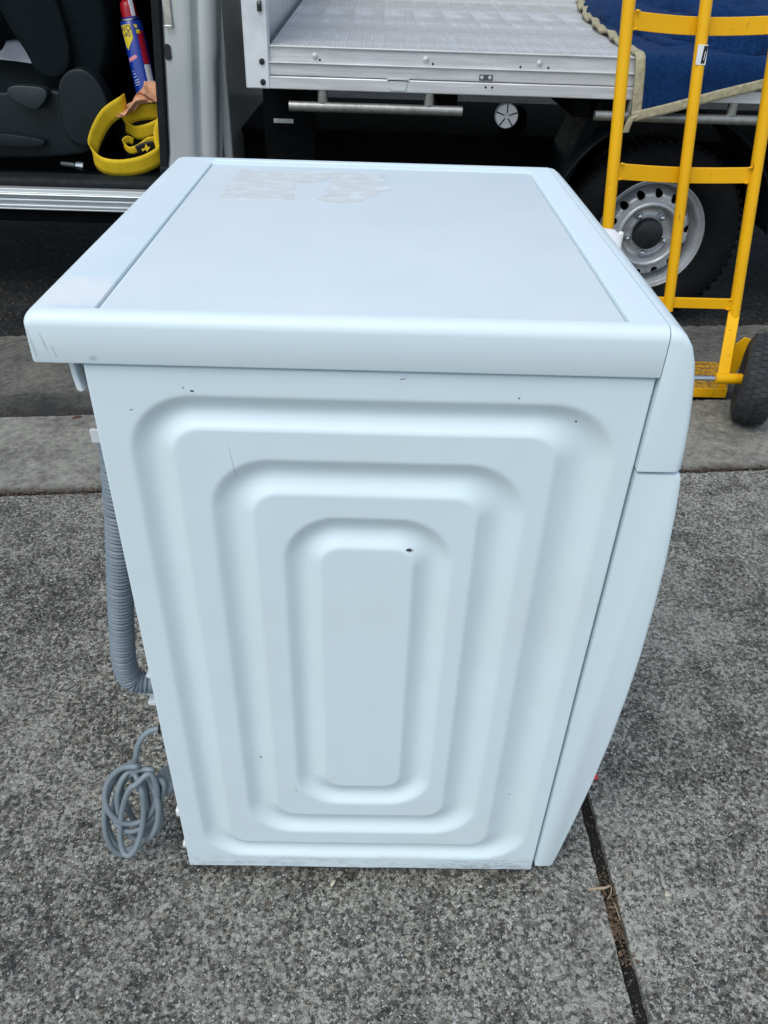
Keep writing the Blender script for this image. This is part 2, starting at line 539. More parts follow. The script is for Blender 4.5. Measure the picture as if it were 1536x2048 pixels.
# pressed side panel: one height field, groove depth from rounded-rectangle distances
def sd_rr(x, z, x0, x1, z0, z1, r):
    qx = abs(x - (x0 + x1) / 2) - (x1 - x0) / 2 + r
    qz = abs(z - (z0 + z1) / 2) - (z1 - z0) / 2 + r
    return math.hypot(max(qx, 0), max(qz, 0)) + min(max(qx, qz), 0) - r
RINGS = [((.0275, .4735, .0490, .7755, .062), (.0660, .4190, .0835, .7425, .026), .0084),
         ((.0945, .3985, .1100, .7115, .060), (.1340, .3530, .1510, .6735, .026), .0084),
         ((.1615, .3325, .1770, .6465, .056), (.1980, .2935, .2160, .6090, .022), .0084)]
PW, PZ0, PZ1 = .4927, .022, .8030
def groove(x, z):
    d = 0
    for o, i, dep in RINGS:
        so = -sd_rr(x, z, *o)
        si = sd_rr(x, z, *i)
        if so > 0 and si > 0:
            t = so / (so + si)
            s = math.sin(PI * t)
            d = max(d, dep * s ** (1.30 - .36 * t))
    return d
def frange(a, b, st):
    n = max(1, round((b - a) / st))
    return [a + (b - a) * k / n for k in range(n + 1)]
xs = [0, .0006, .0014, .0024, .0036] + frange(.005, PW - .005, .0026) + [PW - .0036, PW - .0024, PW - .0014, PW - .0006, PW]
zs = [PZ0, PZ0 + .0006, PZ0 + .0014, PZ0 + .0024, PZ0 + .0036] + frange(PZ0 + .005, PZ1 - .006, .0026) + [PZ1 - .0046, PZ1 - .003, PZ1 - .0018, PZ1 - .0008, PZ1]
o = MB()
rows = []
for x in xs:
    row = []
    for z in zs:
        e = min(x, PW - x, z - PZ0, PZ1 - z)
        y = groove(x, z) + .0011 * mnoise.noise(Vector((x * 7, 3, z * 5))) + .00025 * mnoise.noise(Vector((x * 24, 8, z * 20)))
        if e < .0024:
            q = (.0024 - e)
            y += .0024 - math.sqrt(max(.0024 ** 2 - q * q, 0))
        row.append((x, y, z))
    rows.append(row)
o.quad_grid(rows)
nz = len(zs)
nx = len(xs)
ring = [i * nz for i in range(nx)] + [(nx - 1) * nz + j for j in range(1, nz)] + [i * nz + nz - 1 for i in range(nx - 2, -1, -1)] + [j for j in range(nz - 2, 0, -1)]
b0 = len(o.v)
for i in ring:
    o.v.append((o.v[i][0], .020, o.v[i][2]))
for k in range(len(ring)):
    k2 = (k + 1) % len(ring)
    o.f.append((ring[k], ring[k2], b0 + k2, b0 + k))
o.build('side_panel', M_enamel, wm, smooth=50)
box('cabinet', M_enamel, wm, .003, .4900, .0205, .590, .024, .8045, .003)
box('back_panel', M_galv, wm, -.0035, .0028, .022, .588, .05, .79, .001)
for x, y in ((.035, .045), (.455, .045), (.035, .55), (.455, .55)):
    MB().lathe([(.019, 0), (.021, .004), (.021, .012), (.012, .014), (.012, .0238)], 20, 'z', (x, y, 0), cap=True).build('foot', M_dark, wm)

# worktop frame with a rounded rim, sunken insert
TX0, TX1, TY0, TY1 = -.0412, .4937, -.0050, .5950
IX0, IX1, IY0, IY1 = .0165, .4620, .0085, .5560
def rl(x0, x1, y0, y1, r, z):
    return [(px, py, z) for px, py in rrect(x0, x1, y0, y1, r, 8)]
RR = .0115
ls = [rl(TX0 + .012, TX1 - .001, TY0 + .010, TY1 - .010, .002, .8085), rl(TX0 + .0006, TX1, TY0 + .0006, TY1 - .0006, (.006, .0004, .0004, .006), .8062),
      rl(TX0, TX1, TY0, TY1, (.007, .0004, .0004, .007), .8075)]
for k in range(9):
    a = rad(90 * k / 8)
    q = RR * (1 - math.cos(a))
    rr = (.007 + q * .5, .0005, .0005, .007 + q * .5)
    ls.append(rl(TX0 + q * .8, TX1, TY0 + q, TY1 - q * .6, rr, .850 - RR + RR * math.sin(a)))
lipw = .0035
ls += [rl(IX0 - lipw, IX1 + lipw, IY0 - .0004, IY1 + lipw, .004, .8502), rl(IX0 - .001, IX1 + .001, IY0, IY1 + .001, .003, .8495), rl(IX0, IX1, IY0 + .0004, IY1, .003, .8462), rl(IX0, IX1, IY0 + .0004, IY1, .003, .842)]
wt = MB().loops(ls).build('worktop', M_top, wm, smooth=38)
ls = [rl(IX0 + .0010, IX1 - .0012, IY0 + .0008, IY1 - .001, .003, .842), rl(IX0 + .0010, IX1 - .0012, IY0 + .0008, IY1 - .001, .003, .8470), rl(IX0 + .0018, IX1 - .0020, IY0 + .0016, IY1 - .0018, .003, .8478)]
MB().loops(ls, cap0=True, cap1=True).build('insert', M_insert, wt, smooth=38)
box('rim_ridge', M_top, wt, IX0 + .002, IX1 - .002, IY1 + .012, IY1 + .0155, .8495, .8515, .0008)
# remains of a peeled label
def patch(name, poly, z, mat, par, t=.0003):
    MB().prism(poly, 'z', z, z + t).build(name, mat, par, smooth=0)
def torn(poly, amp, seed, n=14):
    out = []
    for i in range(len(poly)):
        out += jag(poly[i], poly[(i + 1) % len(poly)], n, amp, seed + i)[:-1]
    return out
patch('label_residue', torn([(.056, .373), (.148, .377), (.138, .505), (.060, .527)], .0012, 2.0), .8478, M_resid, wt)
patch('label_residue', torn([(.176, .376), (.226, .366), (.231, .392), (.246, .404), (.250, .425), (.268, .446), (.254, .468), (.262, .500), (.190, .498), (.184, .430)], .006, 5.0), .8478, M_resid, wt)
patch('label_residue', torn([(.1385, .470), (.150, .462), (.172, .470), (.188, .500), (.250, .503), (.262, .526), (.060, .528), (.134, .507)], .0016, 8.0), .84785, M_resid, wt)

# control fascia and lower front, bowed cross-sections running along Y
def front_part(name, prof, x0, mat, ztop=None, k_end=1.0, k_mid=1.15, y0=-.005, y1=.595, r_end=.006, depth_ref=.05):
    ys = [0, .0006, .0016, .003, .005, .008, .012, .018, .03, .05, .08, .12, .18, .24]
    L = y1 - y0
    ys = ys + [L / 2] + [L - t for t in reversed(ys)]
    rows = []
    for t in ys:
        d = min(t, L - t)
        k = k_end + (k_mid - k_end) * (1 - math.exp(-d / .06))
        fr = 0
        if d < r_end:
            fr = r_end - math.sqrt(max(r_end ** 2 - (r_end - d) ** 2, 0))
        row = []
        for x, z in prof:
            xx = x0 + (x - x0) * k
            if x - x0 > .012:
                xx -= fr
            zz = z
            if ztop:
                q = min(d, RR)
                zz = min(z, ztop - RR + math.sqrt(max(RR * RR - (RR - q) ** 2, 0)))
            row.append((xx, y0 + t, zz))
        rows.append(row)
    o = MB()
    return o.loops(rows, True, True).build(name, mat, wm, smooth=35)
FX = .4945
prof = [(FX, .7115), (FX + .030, .7115), (.5345, .7118), (.5362, .7135), (.5345, .735), (.5320, .760), (.5290, .782), (.5255, .803), (.5215, .820), (.5160, .834), (.5090, .8435), (.5020, .8482), (.4975, .8496), (FX, .8498)]
fas = front_part('control_fascia', prof, FX, M_top, .85, 1.0, 1.12)
FX2 = .4952
prof = [(FX2, .040), (.5190, .040), (.5212, .0415), (.5265, .085), (.5340, .150), (.5430, .235), (.5490, .318), (.5525, .40), (.5535, .47), (.5520, .54), (.5495, .60), (.5440, .665), (.5395, .7015), (.5375, .7060), (.5350, .7072), (FX2, .7072)]
low = front_part('front_panel', prof, FX2, M_top, None, 1.0, 1.10, -.0032, .5935, .004)
MB().prism([(.4985, .05), (.5150, .05), (.530, .30), (.530, .69), (.4985, .70)], 'y', .004, .586).build('door_surround', M_galv, wm, smooth=0)
# program knob and door on the front, seen only from the right
kn = MB().lathe([(.006, .0), (.031, .0), (.033, .003), (.031, .022), (.027, .026), (.006, .027)], 40, 'x', (.534, .412, .7825), cap=True).build('knob', M_white, wm)
MB().box(.560, .5665, .4085, .4155, .767, .812).build('pointer', M_white, kn, bevel=.002)
MB().lathe([(.19, 0), (.19, .012), (.17, .022), (.14, .016), (.135, .004)], 56, 'x', (.548, .30, .40), cap=False).build('door_ring', M_white, wm)
MB().lathe([(.134, .004), (.10, .012), (.05, .016), (.004, .017)], 48, 'x', (.548, .30, .40), cap=True).build('door_glass', plain('smoked_glass', (.02, .022, .025), .08, var=0, bump=0, coat=.6), wm)
# bracket below the worktop at the back, drain hose, clips
MB().prism([(-.0150, .773), (-.0125, .770), (-.0085, .771), (-.0115, .786), (-.0130, .8061), (-.0175, .8061), (-.0165, .786)], 'y', .012, .05).build('rear_bracket', M_top, wm, bevel=.0015)
HOSE = [(-.0090, .0620, .712), (-0.0098,0.0600,0.6931),(-0.0108,0.0600,0.6786),(-0.0145,0.0600,0.6453),(-0.0218,0.0600,0.5871),(-0.0326,0.0600,0.5164),(-0.0439,0.0600,0.4385),(-0.0509,0.0600,0.3746),(-0.0464,0.0600,0.3451),(-0.0299,0.0610,0.3382),(-.004, .064, .337)]
hp = catmull(HOSE, 60)
# resample evenly
L = [0]
for a, b in zip(hp, hp[1:]):
    L.append(L[-1] + (b - a).length)
step = .0011
ev = []
j = 0
d = 0
while d < L[-1]:
    while L[j + 1] < d:
        j += 1
    t = (d - L[j]) / max(1e-9, L[j + 1] - L[j])
    ev.append(hp[j].lerp(hp[j + 1], t))
    d += step
pitch = .0050
def hose_r(i):
    s = i * step
    ph = (s / pitch) % 1
    return .0136 + .0016 * math.cos(2 * PI * ph) if s > .01 and s < L[-1] - .022 else .0140
hose = MB().tube(ev, .0135, 20, True, rfun=hose_r).build('drain_hose', M_grey, wm, smooth=60)
box('hose_clip', M_clip, wm, -.0225, -.0030, .0385, .0420, .7022, .7165, .0006)
def hook(yc, z):
    prof = [(-.0035, z - .034), (-.030, z - .034), (-.031, z - .028), (-.024, z - .027), (-.018, z - .022), (-.020, z - .016), (-.030, z - .014), (-.041, z - .012), (-.043, z - .008), (-.028, z - .008), (-.018, z - .004), (-.013, z + .006), (-.016, z + .014), (-.026, z + .018), (-.026, z + .022), (-.0035, z + .022)]
    MB().prism(prof, 'y', yc - .012, yc + .012).build('hose_hook', M_clip, wm, bevel=.001)
hook(.066, .336)
box('screw_tab', M_dark, wm, -.010, -.0036, .055, .062, .4475, .453, .001)
box('cable_gland', M_cord, wm, -.0120, -.0036, .047, .063, .2480, .2650, .003)
for k in range(3):
    MB().lathe([(.0062, 0), (.0066, .001), (.0062, .0022)], 14, 'x', (-.0150 - k * .0045, .055, .2560), cap=True).build('strain_rib', M_dark, wm)
CORD = [(-0.0040,0.0550,0.2563),(-0.0186,0.0550,0.2563),(-0.0329,0.0550,0.2528),(-0.0448,0.0528,0.2440),(-0.0543,0.0487,0.2273),(-0.0597,0.0431,0.2048),(-0.0641,0.0371,0.1802),(-0.0597,0.0417,0.1991),(-0.0812,0.0432,0.1850),(-0.1000,0.0355,0.1552),(-0.1105,0.0214,0.1178),(-0.1110,0.0089,0.0791),(-0.1024,0.0046,0.0476),(-0.0862,0.0081,0.0369),(-0.0657,0.0147,0.0574),(-0.0477,0.0208,0.1034),(-0.0391,0.0268,0.1545),(-0.0436,0.0344,0.1897),(-0.0346,0.0300,0.2011),(-0.0527,0.0321,0.1988),(-0.0742,0.0328,0.1773),(-0.0909,0.0283,0.1479),(-0.0964,0.0184,0.1219),(-0.0898,0.0089,0.1046),(-0.0751,0.0062,0.0963),(-0.0571,0.0117,0.0990),(-0.0400,0.0204,0.1169),(-0.0283,0.0267,0.1482),(-0.0259,0.0289,0.1814),(-0.0810,0.0439,0.1691),(-0.0944,0.0373,0.1638),(-0.1062,0.0304,0.1367),(-0.1132,0.0259,0.0945),(-0.1112,0.0220,0.0544),(-0.0987,0.0170,0.0355),(-0.0802,0.0131,0.0440),(-0.0639,0.0150,0.0709),(-0.0562,0.0245,0.1029),(-0.0585,0.0370,0.1325),(-0.0681,0.0448,0.1563),(-0.0783,0.0556,0.1753),(-0.0875,0.0514,0.1618),(-0.0881,0.0407,0.1396),(-0.0815,0.0304,0.1102),(-0.0708,0.0261,0.0790),(-0.0584,0.0275,0.0588),(-0.0466,0.0305,0.0627),(-0.0389,0.0327,0.0916),(-0.0389,0.0359,0.1307),(-0.0478,0.0427,0.1623),(-0.0630,0.0512,0.1770),(-0.0534,0.0285,0.2107),(-0.0753,0.0321,0.2015),(-0.0937,0.0297,0.1822),(-0.1019,0.0205,0.1607),(-0.0986,0.0102,0.1403),(-0.0864,0.0054,0.1221),(-0.0693,0.0080,0.1116),(-0.0509,0.0140,0.1175),(-0.0362,0.0184,0.1423),(-0.0304,0.0207,0.1759),(-0.0365,0.0236,0.2023),(-0.0532,0.0143,0.1925),(-0.0625,0.0120,0.1847),(-0.0747,0.0099,0.1545),(-0.0845,0.0055,0.1150),(-0.0871,-0.0028,0.0833),(-0.0817,-0.0116,0.0696),(-0.0719,-0.0145,0.0729),(-0.0622,-0.0083,0.0882),(-0.0547,0.0031,0.1133),(-0.0501,0.0126,0.1456),(-0.0492,0.0158,0.1764),(-0.0629,0.0339,0.1927),(-0.0752,0.0268,0.1867),(-0.0833,0.0180,0.1641),(-0.0862,0.0123,0.1277),(-0.0816,0.0099,0.0910),(-0.0687,0.0077,0.0724),(-0.0513,0.0053,0.0809),(-0.0366,0.0060,0.1092),(-0.0310,0.0131,0.1417),(-0.0361,0.0245,0.1681),(-0.0485,0.0333,0.1854),(-0.0504,0.0297,0.1137),(-0.0325,0.0362,0.1430)]
MB().tube(catmull(CORD, 7), .0040, 10).build('power_cord', M_cord, wm, smooth=80)
pl = MB().lathe([(.0055, -.030), (.008, -.022), (.011, -.012), (.017, -.004), (.0175, .012), (.0165, .016)], 20, 'z', (0, 0, 0), cap=True).build('plug', M_cord, wm)
pl.location = (-.026, .046, .152)
pl.rotation_euler = (rad(-15), rad(38), 0)
MB().tube([(-.016, .044, .176), (-.012, .04, .196), (-.004, .04, .215)], .0012, 8).build('cable_tie', M_clip, wm)
box('transit_cap', M_white, wm, -.008, -.002, .010, .020, .126, .140, .002)
box('transit_cap', M_white, wm, -.006, -.002, .006, .016, .058, .066, .001)
tg = MB().prism([(.6185, .172), (.630, .168), (.6335, .176), (.6255, .188), (.619, .184)], 'z', .0005, .0045).build('plastic_scrap', M_red, None, bevel=.001)
tag(tg, 'tiny red plastic scrap on the ground beside the washing machine front', 'plastic scrap')

# ------------------------------------------------------------------ flat-tray truck
M_alu = None
def alu(name, col, rough, streak, stain=.5, metal=.75):
    n = NT(name)
    a = n.noise(30, 6, .65, co=n.map(streak))
    b = n.noise(5, 6, .6)
    c = n.ramp(a, [(.3, tuple(x * .78 for x in col)), (.55, col), (.75, tuple(min(1, x * 1.25) for x in col))])
    c = n.mix(n.math('MULTIPLY', n.ramp(b, [(.45, 0), (.7, 1)]), stain), c, tuple(x * f for x, f in zip(col, (.72, .68, .62))))
    return n.set(color=c, rough=n.ramp(a, [(.3, rough + .15), (.7, rough - .08)]), metal=metal, normal=n.bump(a, .12, .001))
M_rail = alu('tray_rail_aluminium', (.62, .635, .635), .46, (.15, 3, 3), .35, .30)
n_ = NT('tray_plank_aluminium')
pa = n_.noise(1.0, 6, .7, co=n_.map((260, 1.6, 1)))          # drag marks along the ribs
pb = n_.noise(4.5, 7, .7, co=n_.map((.5, 1.6, 1)))           # dull patches across them
pc = n_.ramp(n_.noise(1.0, 5, .7, co=n_.map((90, 5, 1), loc=(3, 1, 0))), [(.60, 0), (.72, 1)])
col = n_.ramp(pa, [(.25, (.44, .45, .44)), (.5, (.56, .57, .565)), (.75, (.68, .70, .71))])
col = n_.mix(n_.ramp(pb, [(.40, 0), (.62, .80)]), col, (.40, .385, .345))
col = n_.mix(n_.ramp(n_.noise(2.2, 6, .7, co=n_.map((1, .7, 1), loc=(5, 2, 0))), [(.48, 0), (.66, .55)]), col, (.74, .77, .79))
col = n_.mix(n_.math('MULTIPLY', pc, n_.ramp(pb, [(.35, .9), (.6, .15)])), col, (.80, .83, .86))
M_plank = n_.set(color=col, rough=.5, metal=.25, normal=n_.bump(pa, .2, .001))
M_post = plain('powder_coated_post', (.68, .71, .72), .45, .05, var=.05, bump=.05, grime=((.30, .30, .28), .3))
M_paint = None
n_ = NT('silver_car_paint')
M_paint = n_.set(color=n_.ramp(n_.noise(5, 4), [(.3, (.46, .50, .51)), (.7, (.53, .565, .575))]), rough=.32, metal=.55, coat=.5, coatr=.1, normal=n_.bump(n_.noise(700, 2), .04, .0005))
M_trim = plain('black_cab_trim', (.006, .009, .011), .65, var=.25, bump=.25, bscale=500, spec=.22)
M_seat = plain('charcoal_seat_fabric', (.005, .0095, .0115), .95, var=.2, bump=.5, bscale=900, scale=60, spec=.15)
M_plas = plain('charcoal_seat_plastic', (.005, .0105, .013), .5, var=.2, bump=.2, bscale=600, spec=.3)
M_under = plain('underbody_black', (.004, .0045, .005), .9, var=.4, bump=.3, spec=.04)
M_blackgloss = plain('black_rubber_bung', (.010, .012, .014), .4, var=.2, bump=.1)
M_steel = plain('galvanised_tube', (.30, .31, .29), .42, .75, var=.18, scale=60, grime=((.12, .11, .08), .5))
M_rim = plain('silver_steel_rim', (.50, .52, .53), .38, .5, var=.12, bump=.15, bscale=260, grime=((.12, .12, .12), .4), gscale=14)
M_chrome = plain('bright_steel', (.6, .62, .63), .2, 1.0, var=.1, bump=0)
M_tyre = plain('tyre_rubber', (.006, .0065, .007), .85, var=.25, bump=.3, spec=.12)
M_cap = plain('silver_fuel_cap', (.78, .80, .81), .35, .1, var=.05)
M_bolt = plain('grey_bolt', (.10, .11, .12), .5, .6, var=.2)

ute = thing('tray_truck', 'silver cab truck with flat aluminium tray and open door behind the machine', 'truck')
TY = 2.250                        # outer face of the tray
CAMB = .050                       # the road's camber tips the truck towards the kerb
# --- tray
TRX0, TRX1 = -.1150, 2.62
tray = box('tray', M_rail, ute, TRX0, TRX1, TY - .002, TY + .05, .7235, .7600, .003)     # lowest rail
box('rail', M_rail, tray, TRX0, TRX1, TY + .003, TY + .05, .7620, .7985, .003)
box('rail', M_rail, tray, TRX0, TRX1, TY + .009, TY + .05, .7990, .8420, .002)
box('rail_lip', M_rail, tray, TRX0, TRX1, TY - .003, TY + .02, .7965, .8005, .0012)
box('rail_lip', M_rail, tray, TRX0, TRX1, TY + .004, TY + .03, .8405, .8455, .0015)
box('bearer', M_under, tray, TRX0 + .02, TRX1, TY + .055, 4.0, .755, .815, .002)
PL = .1215
npl = int((TRX1 - TRX0 - .03) / PL)
# extruded floor plank with running ribs across the tray
prof = []
nr = 10
for k in range(nr):
    x = .00015 + k * (PL - .0003) / nr
    w = (PL - .0003) / nr
    prof += [(x, .8446), (x + w * .24, .8446), (x + w * .38, .8464), (x + w * .76, .8464), (x + w * .90, .8446)]
prof += [(PL - .00015, .8446), (PL - .00015, .825), (.00015, .825)]
pm = MB().prism(prof, 'y', TY + .031, 4.03)
pm.v = [(x, y, z + CAMB * (y - TY)) for x, y, z in pm.v]
plank = None
for k in range(npl):
    if plank is None:
        p = plank = pm.build('floor_plank', M_plank, tray, smooth=25)
    else:
        p = plank.copy()
        C.objects.link(p)
        p.parent = tray
    p.location = (TRX0 + .012 + k * PL, 0, random.uniform(-.0003, .0002))
# headboard with its corner post
hb = box('headboard', M_post, ute, -.1840, -.1060, TY - .004, TY + .045, .7230, 1.45, .004)
box('headboard_sheet', M_rail, hb, -.150, -.128, TY + .05, 4.05, .76, 1.45, .003)
for z in (.800, .742):
    MB().lathe([(.0005, -.006), (.006, -.0055), (.009, -.002), (.0095, .0)], 20, 'y', (-.1290, TY - .0042, z)).build('bolt', M_blackgloss, hb)
lt = box('latch', M_blackgloss, hb, -.1345, -.1205, TY - .013, TY - .0045, .935, .962, .003)
MB().tube([(-.1275, TY - .010, .955), (-.1270, TY - .012, 1.02)], .004, 10).build('latch_rod', M_chrome, hb)
# far drop side and tailgate line the tray
fs = MB()
for k in range(4):
    fs.box(TRX0, TRX1, 4.035, 4.06, .90 + k * .082, .98 + k * .082)
fs.build('far_drop_side', M_rail, ute, bevel=.003)
# bits on the side rail: domed bolts, drain holes, worn latch recess, hinge plate
for x in (.040, .395, .760, 1.02):
    MB().lathe([(.0003, -.005), (.006, -.004), (.010, -.001), (.0105, .001)], 18, 'y', (x, TY + .008, .819)).build('bolt_head', M_rail, tray)
for x, z in ((.055, .8085), (.418, .8075), (.70, .807), (.79, .807), (.5930, .7475), (.6140, .7475), (.3085, .7410)):
    MB().lathe([(.0002, -.0008), (.0034, -.0008), (.0034, .002)], 12, 'y', (x, TY + (.0088 if z > .8 else -.0022), z)).build('drain_hole', M_under, tray)
lr = MB().prism([(.272, .757), (.279, .757), (.279, .738), (.288, .728), (.330, .728), (.337, .738), (.337, .757), (.344, .757), (.344, .7655), (.272, .7655)], 'y', TY - .0045, TY - .001).build('latch_plate', M_rail, tray, bevel=.001)
box('latch_slot', M_under, tray, .276, .340, TY - .0050, TY + .001, .7572, .7600, .0003)
hp_ = box('hinge_plate', M_bolt, tray, .570, .6130, TY - .001, TY + .004, .7665, .7830, .001)
for x in (.578, .604):
    MB().lathe([(.0003, -.004), (.005, -.003), (.006, 0)], 12, 'y', (x, TY - .001, .7745)).build('rivet', M_rail, hp_)
# rope rails
def rope_rail(x0, x1, posts):
    r = MB().tube([(x0, TY + .012, .6730), (x1, TY + .012, .6730)], .0155, 16).build('rope_rail', M_steel, ute)
    for x in posts:
        MB().tube([(x, TY + .016, .6860), (x, TY + .016, .7260)], .0165, 14).build('standoff', M_steel, r)
rope_rail(-.049, .524, (.062, .412))
rope_rail(.965, 2.55, (1.085, 1.420, 1.78))
# fuel filler
fc = MB().lathe([(.0390, .03), (.0405, .016), (.0400, .002), (.0370, -.003), (.004, -.004)], 40, 'y', (.690, 2.375, .6465)).build('fuel_cap', M_cap, ute)
for k in range(5):
    a = rad(72 * k + 18)
    d = Vector((math.cos(a), 0, math.sin(a)))
    s = Vector((-d.z, 0, d.x)) * .0018
    c0 = Vector((.690, 0, .6465))
    q = [c0 + d * .010 + s, c0 + d * .0375 + s, c0 + d * .0375 - s, c0 + d * .010 - s]
    MB().prism([(p.x, p.z) for p in q], 'y', 2.3700, 2.3735).build('slot', M_under, fc, smooth=0)
MB().lathe([(.009, 0), (.009, -.006), (.006, -.009), (.001, -.009)], 16, 'y', (.690, 2.3715, .6465)).build('lock', M_cap, fc)
MB().tube([(.70, 2.40, .645), (.74, 2.46, .63), (.76, 2.56, .60), (.76, 2.8, .52)], .036, 16).build('filler_neck', M_under, ute)
# under-tray ironwork
box('chassis_rail', M_under, ute, -.30, 3.4, 2.78, 2.86, .33, .50, .005)
box('chassis_rail', M_under, ute, -.30, 3.4, 3.50, 3.58, .33, .50, .005)
box('fuel_tank', M_under, ute, -.05, .82, 2.92, 3.46, .16, .46, .05)
box('skid_plate', M_under, ute, -.30, 2.6, 2.75, 3.6, .50, .52, .004)
for x in (-.02, .45, .9, 1.75, 2.3):
    box('cross_member', M_under, ute, x, x + .06, 2.30, 4.0, .66, .74, .004)
MB().tube([(-.2, 2.62, .33), (.3, 2.62, .30), (.75, 2.66, .30), (1.3, 2.75, .34)], .030, 14).build('exhaust_pipe', M_under, ute)
box('data_plate', plain('aged_white_label', (.32, .34, .33), .6, var=.3, scale=80), ute, -.125, -.055, 2.448, 2.450, .590, .604, .0005)
box('plate_bracket', M_under, ute, -.16, 0.02, 2.450, 2.47, .46, .70, .004)
# mud guard: flat front flap and arch
WX, WY, WZ = 1.281, 2.400, .2520
arch = []
for k in range(25):
    a = rad(175 - 172 * k / 24)
    rr = .415
    x, z = WX + rr * math.cos(a), WZ + .01 + rr * math.sin(a)
    z = min(z, .665)
    arch.append([(x, 2.335, z), (x, 2.345, z + .006), (x, 2.72, z + .006)])
o = MB()
o.quad_grid(arch)
M_guard = plain('black_mud_guard', (.005, .008, .010), .6, var=.25, bump=.15, spec=.15)
o.build('mud_guard', M_guard, ute, smooth=50, solid=.006)
MB().prism([(1.010, .700), (1.060, .700), (.900, .30), (.850, .30)], 'y', 2.42, 2.72).build('mud_guard_stay', M_guard, ute, bevel=.004)
# wheel
wh = bpy.data.objects.new('wheel', None)
C.objects.link(wh)
wh.parent = ute
wh.location = (WX, WY, WZ)
TP = [(.198, .012), (.205, -.018), (.222, -.045), (.255, -.062), (.290, -.060), (.314, -.046), (.324, -.030), (.329, -.010), (.330, .06), (.328, .12), (.314, .15), (.26, .165), (.20, .15)]
MB().lathe(TP, 96).build('tyre', M_tyre, wh, smooth=50)
tr = MB()
for k in range(60):
    a0 = 2 * PI * k / 60
    for s in (0, 1):
        a = a0 + s * .03
        ring = []
        for da in (0, .045):
            ring.append((a + da))
        pts = []
        for aa in ring:
            for y in (-.035 + s * .085, .035 + s * .085):
                for r in (.326, .3325):
                    pts.append((r * math.cos(aa), y, r * math.sin(aa)))
        b = len(tr.v)
        tr.v += pts
        tr.f += [tuple(b + i for i in q) for q in ((1, 5, 7, 3), (0, 1, 3, 2), (4, 6, 7, 5), (0, 4, 5, 1), (2, 3, 7, 6))]
tr.build('tread_blocks', M_tyre, wh, smooth=0)['kind'] = 'stuff'
RP = [(.196, .016), (.2035, .004), (.2060, -.006), (.2050, -.013), (.2000, -.0145), (.1965, -.010), (.1945, .004), (.1895, .010), (.1845, .006), (.1810, .012), (.1785, .030), (.1760, .060), (.1690, .066)]
rim = MB().lathe(RP, 96).build('rim', M_rim, wh, smooth=60)
# perforated disc band, a hole per sector
band = MB()
nh = 14
R0, R1 = .1240, .1690
def disc_y(r):                       # dish of the wheel disc: higher near r = .15
    t = (r - R0) / (R1 - R0)
    return .006 + .058 * max(0, t - .45) ** 1.6 / .55 ** 1.6
for k in range(nh):
    th0 = 2 * PI * (k + .35) / nh
    hw = PI / nh
    rc = .1465
    rows = []
    N = 32
    hole_r = .0142
    for q in range(N):
        a = 2 * PI * q / N
        ca, sa = math.cos(a), math.sin(a)
        # sector rectangle in (r, theta*rc)
        tmax = 1e9
        if ca > 1e-6:
            tmax = min(tmax, (R1 - rc) / ca)
        if ca < -1e-6:
            tmax = min(tmax, (R0 - rc) / ca)
        if abs(sa) > 1e-6:
            tmax = min(tmax, hw * rc / abs(sa))
        row = []
        for t in (tmax, tmax * .6 + hole_r * .4, hole_r + .0012, hole_r, hole_r):
            r, th = rc + t * ca, th0 + t * sa / rc
            row.append([r * math.cos(th), disc_y(r), r * math.sin(th)])
        row[3][1] += .0012
        row[4][1] += .010
        rows.append(row)
    band.quad_grid(rows, closed_u=True)
band.build('perforated_disc', M_rim, wh, smooth=45)
HP = [(.1241, .0062), (.121, .001), (.116, -.005), (.110, -.0065), (.104, -.003), (.100, .008), (.0975, .024), (.0945, .036), (.089, .0405), (.078, .041), (.068, .039), (.060, .037), (.056, .030)]
MB().lathe(HP, 72).build('hub_dish', M_rim, wh, smooth=60)
MB().lathe([(.0562, .040), (.0555, .006), (.052, -.002), (.040, -.007), (.002, -.0085)], 40).build('hub_cap', M_blackgloss, wh)
for k in range(5):
    a = rad(72 * k + 52)
    c0 = (.0735 * math.cos(a), 0, .0735 * math.sin(a))
    MB().lathe([(.017, .041), (.0155, .033), (.0125, .029), (.0100, .0285)], 20, 'y', c0).build('nut_boss', M_rim, wh)
    nt = MB().lathe([(.0105, .040), (.0105, .020), (.0085, .012), (.004, .009), (.0005, .0085)], 6, 'y', c0).build('wheel_nut', M_chrome, wh, smooth=30)
bk = MB().lathe([(.168, .066), (.004, .075)], 48).build('brake_drum', M_under, wh)

# --- cab
CX0, CX1 = -2.35, -.30
sp = [(2.470, .358), (2.415, .356), (2.402, .352), (2.400, .340), (2.394, .3375), (2.391, .3340), (2.397, .3290), (2.410, .3255), (2.410, .3200), (2.400, .3170), (2.398, .3120), (2.409, .3080), (2.409, .3040), (2.388, .3025), (2.383, .3005), (2.382, .2950), (2.388, .2925), (2.388, .2905), (2.381, .2885), (2.381, .2845), (2.392, .2800), (2.47, .2790)]
MB().prism(sp, 'x', CX0, CX1).build('door_sill', M_paint, ute, smooth=30, bevel=.001)
box('sill_underside', M_under, ute, CX0, CX1, 2.402, 2.55, .236, .2785, .006)
box('floor', M_trim, ute, CX0, -.36, 2.470, 3.92, .28, .368, .004)
MB().prism([(2.420, .3575), (2.50, .3575), (2.50, .388), (2.440, .388), (2.427, .379), (2.421, .370)], 'x', CX0, -.545).build('kick_strip', M_trim, ute, smooth=35, bevel=.003)
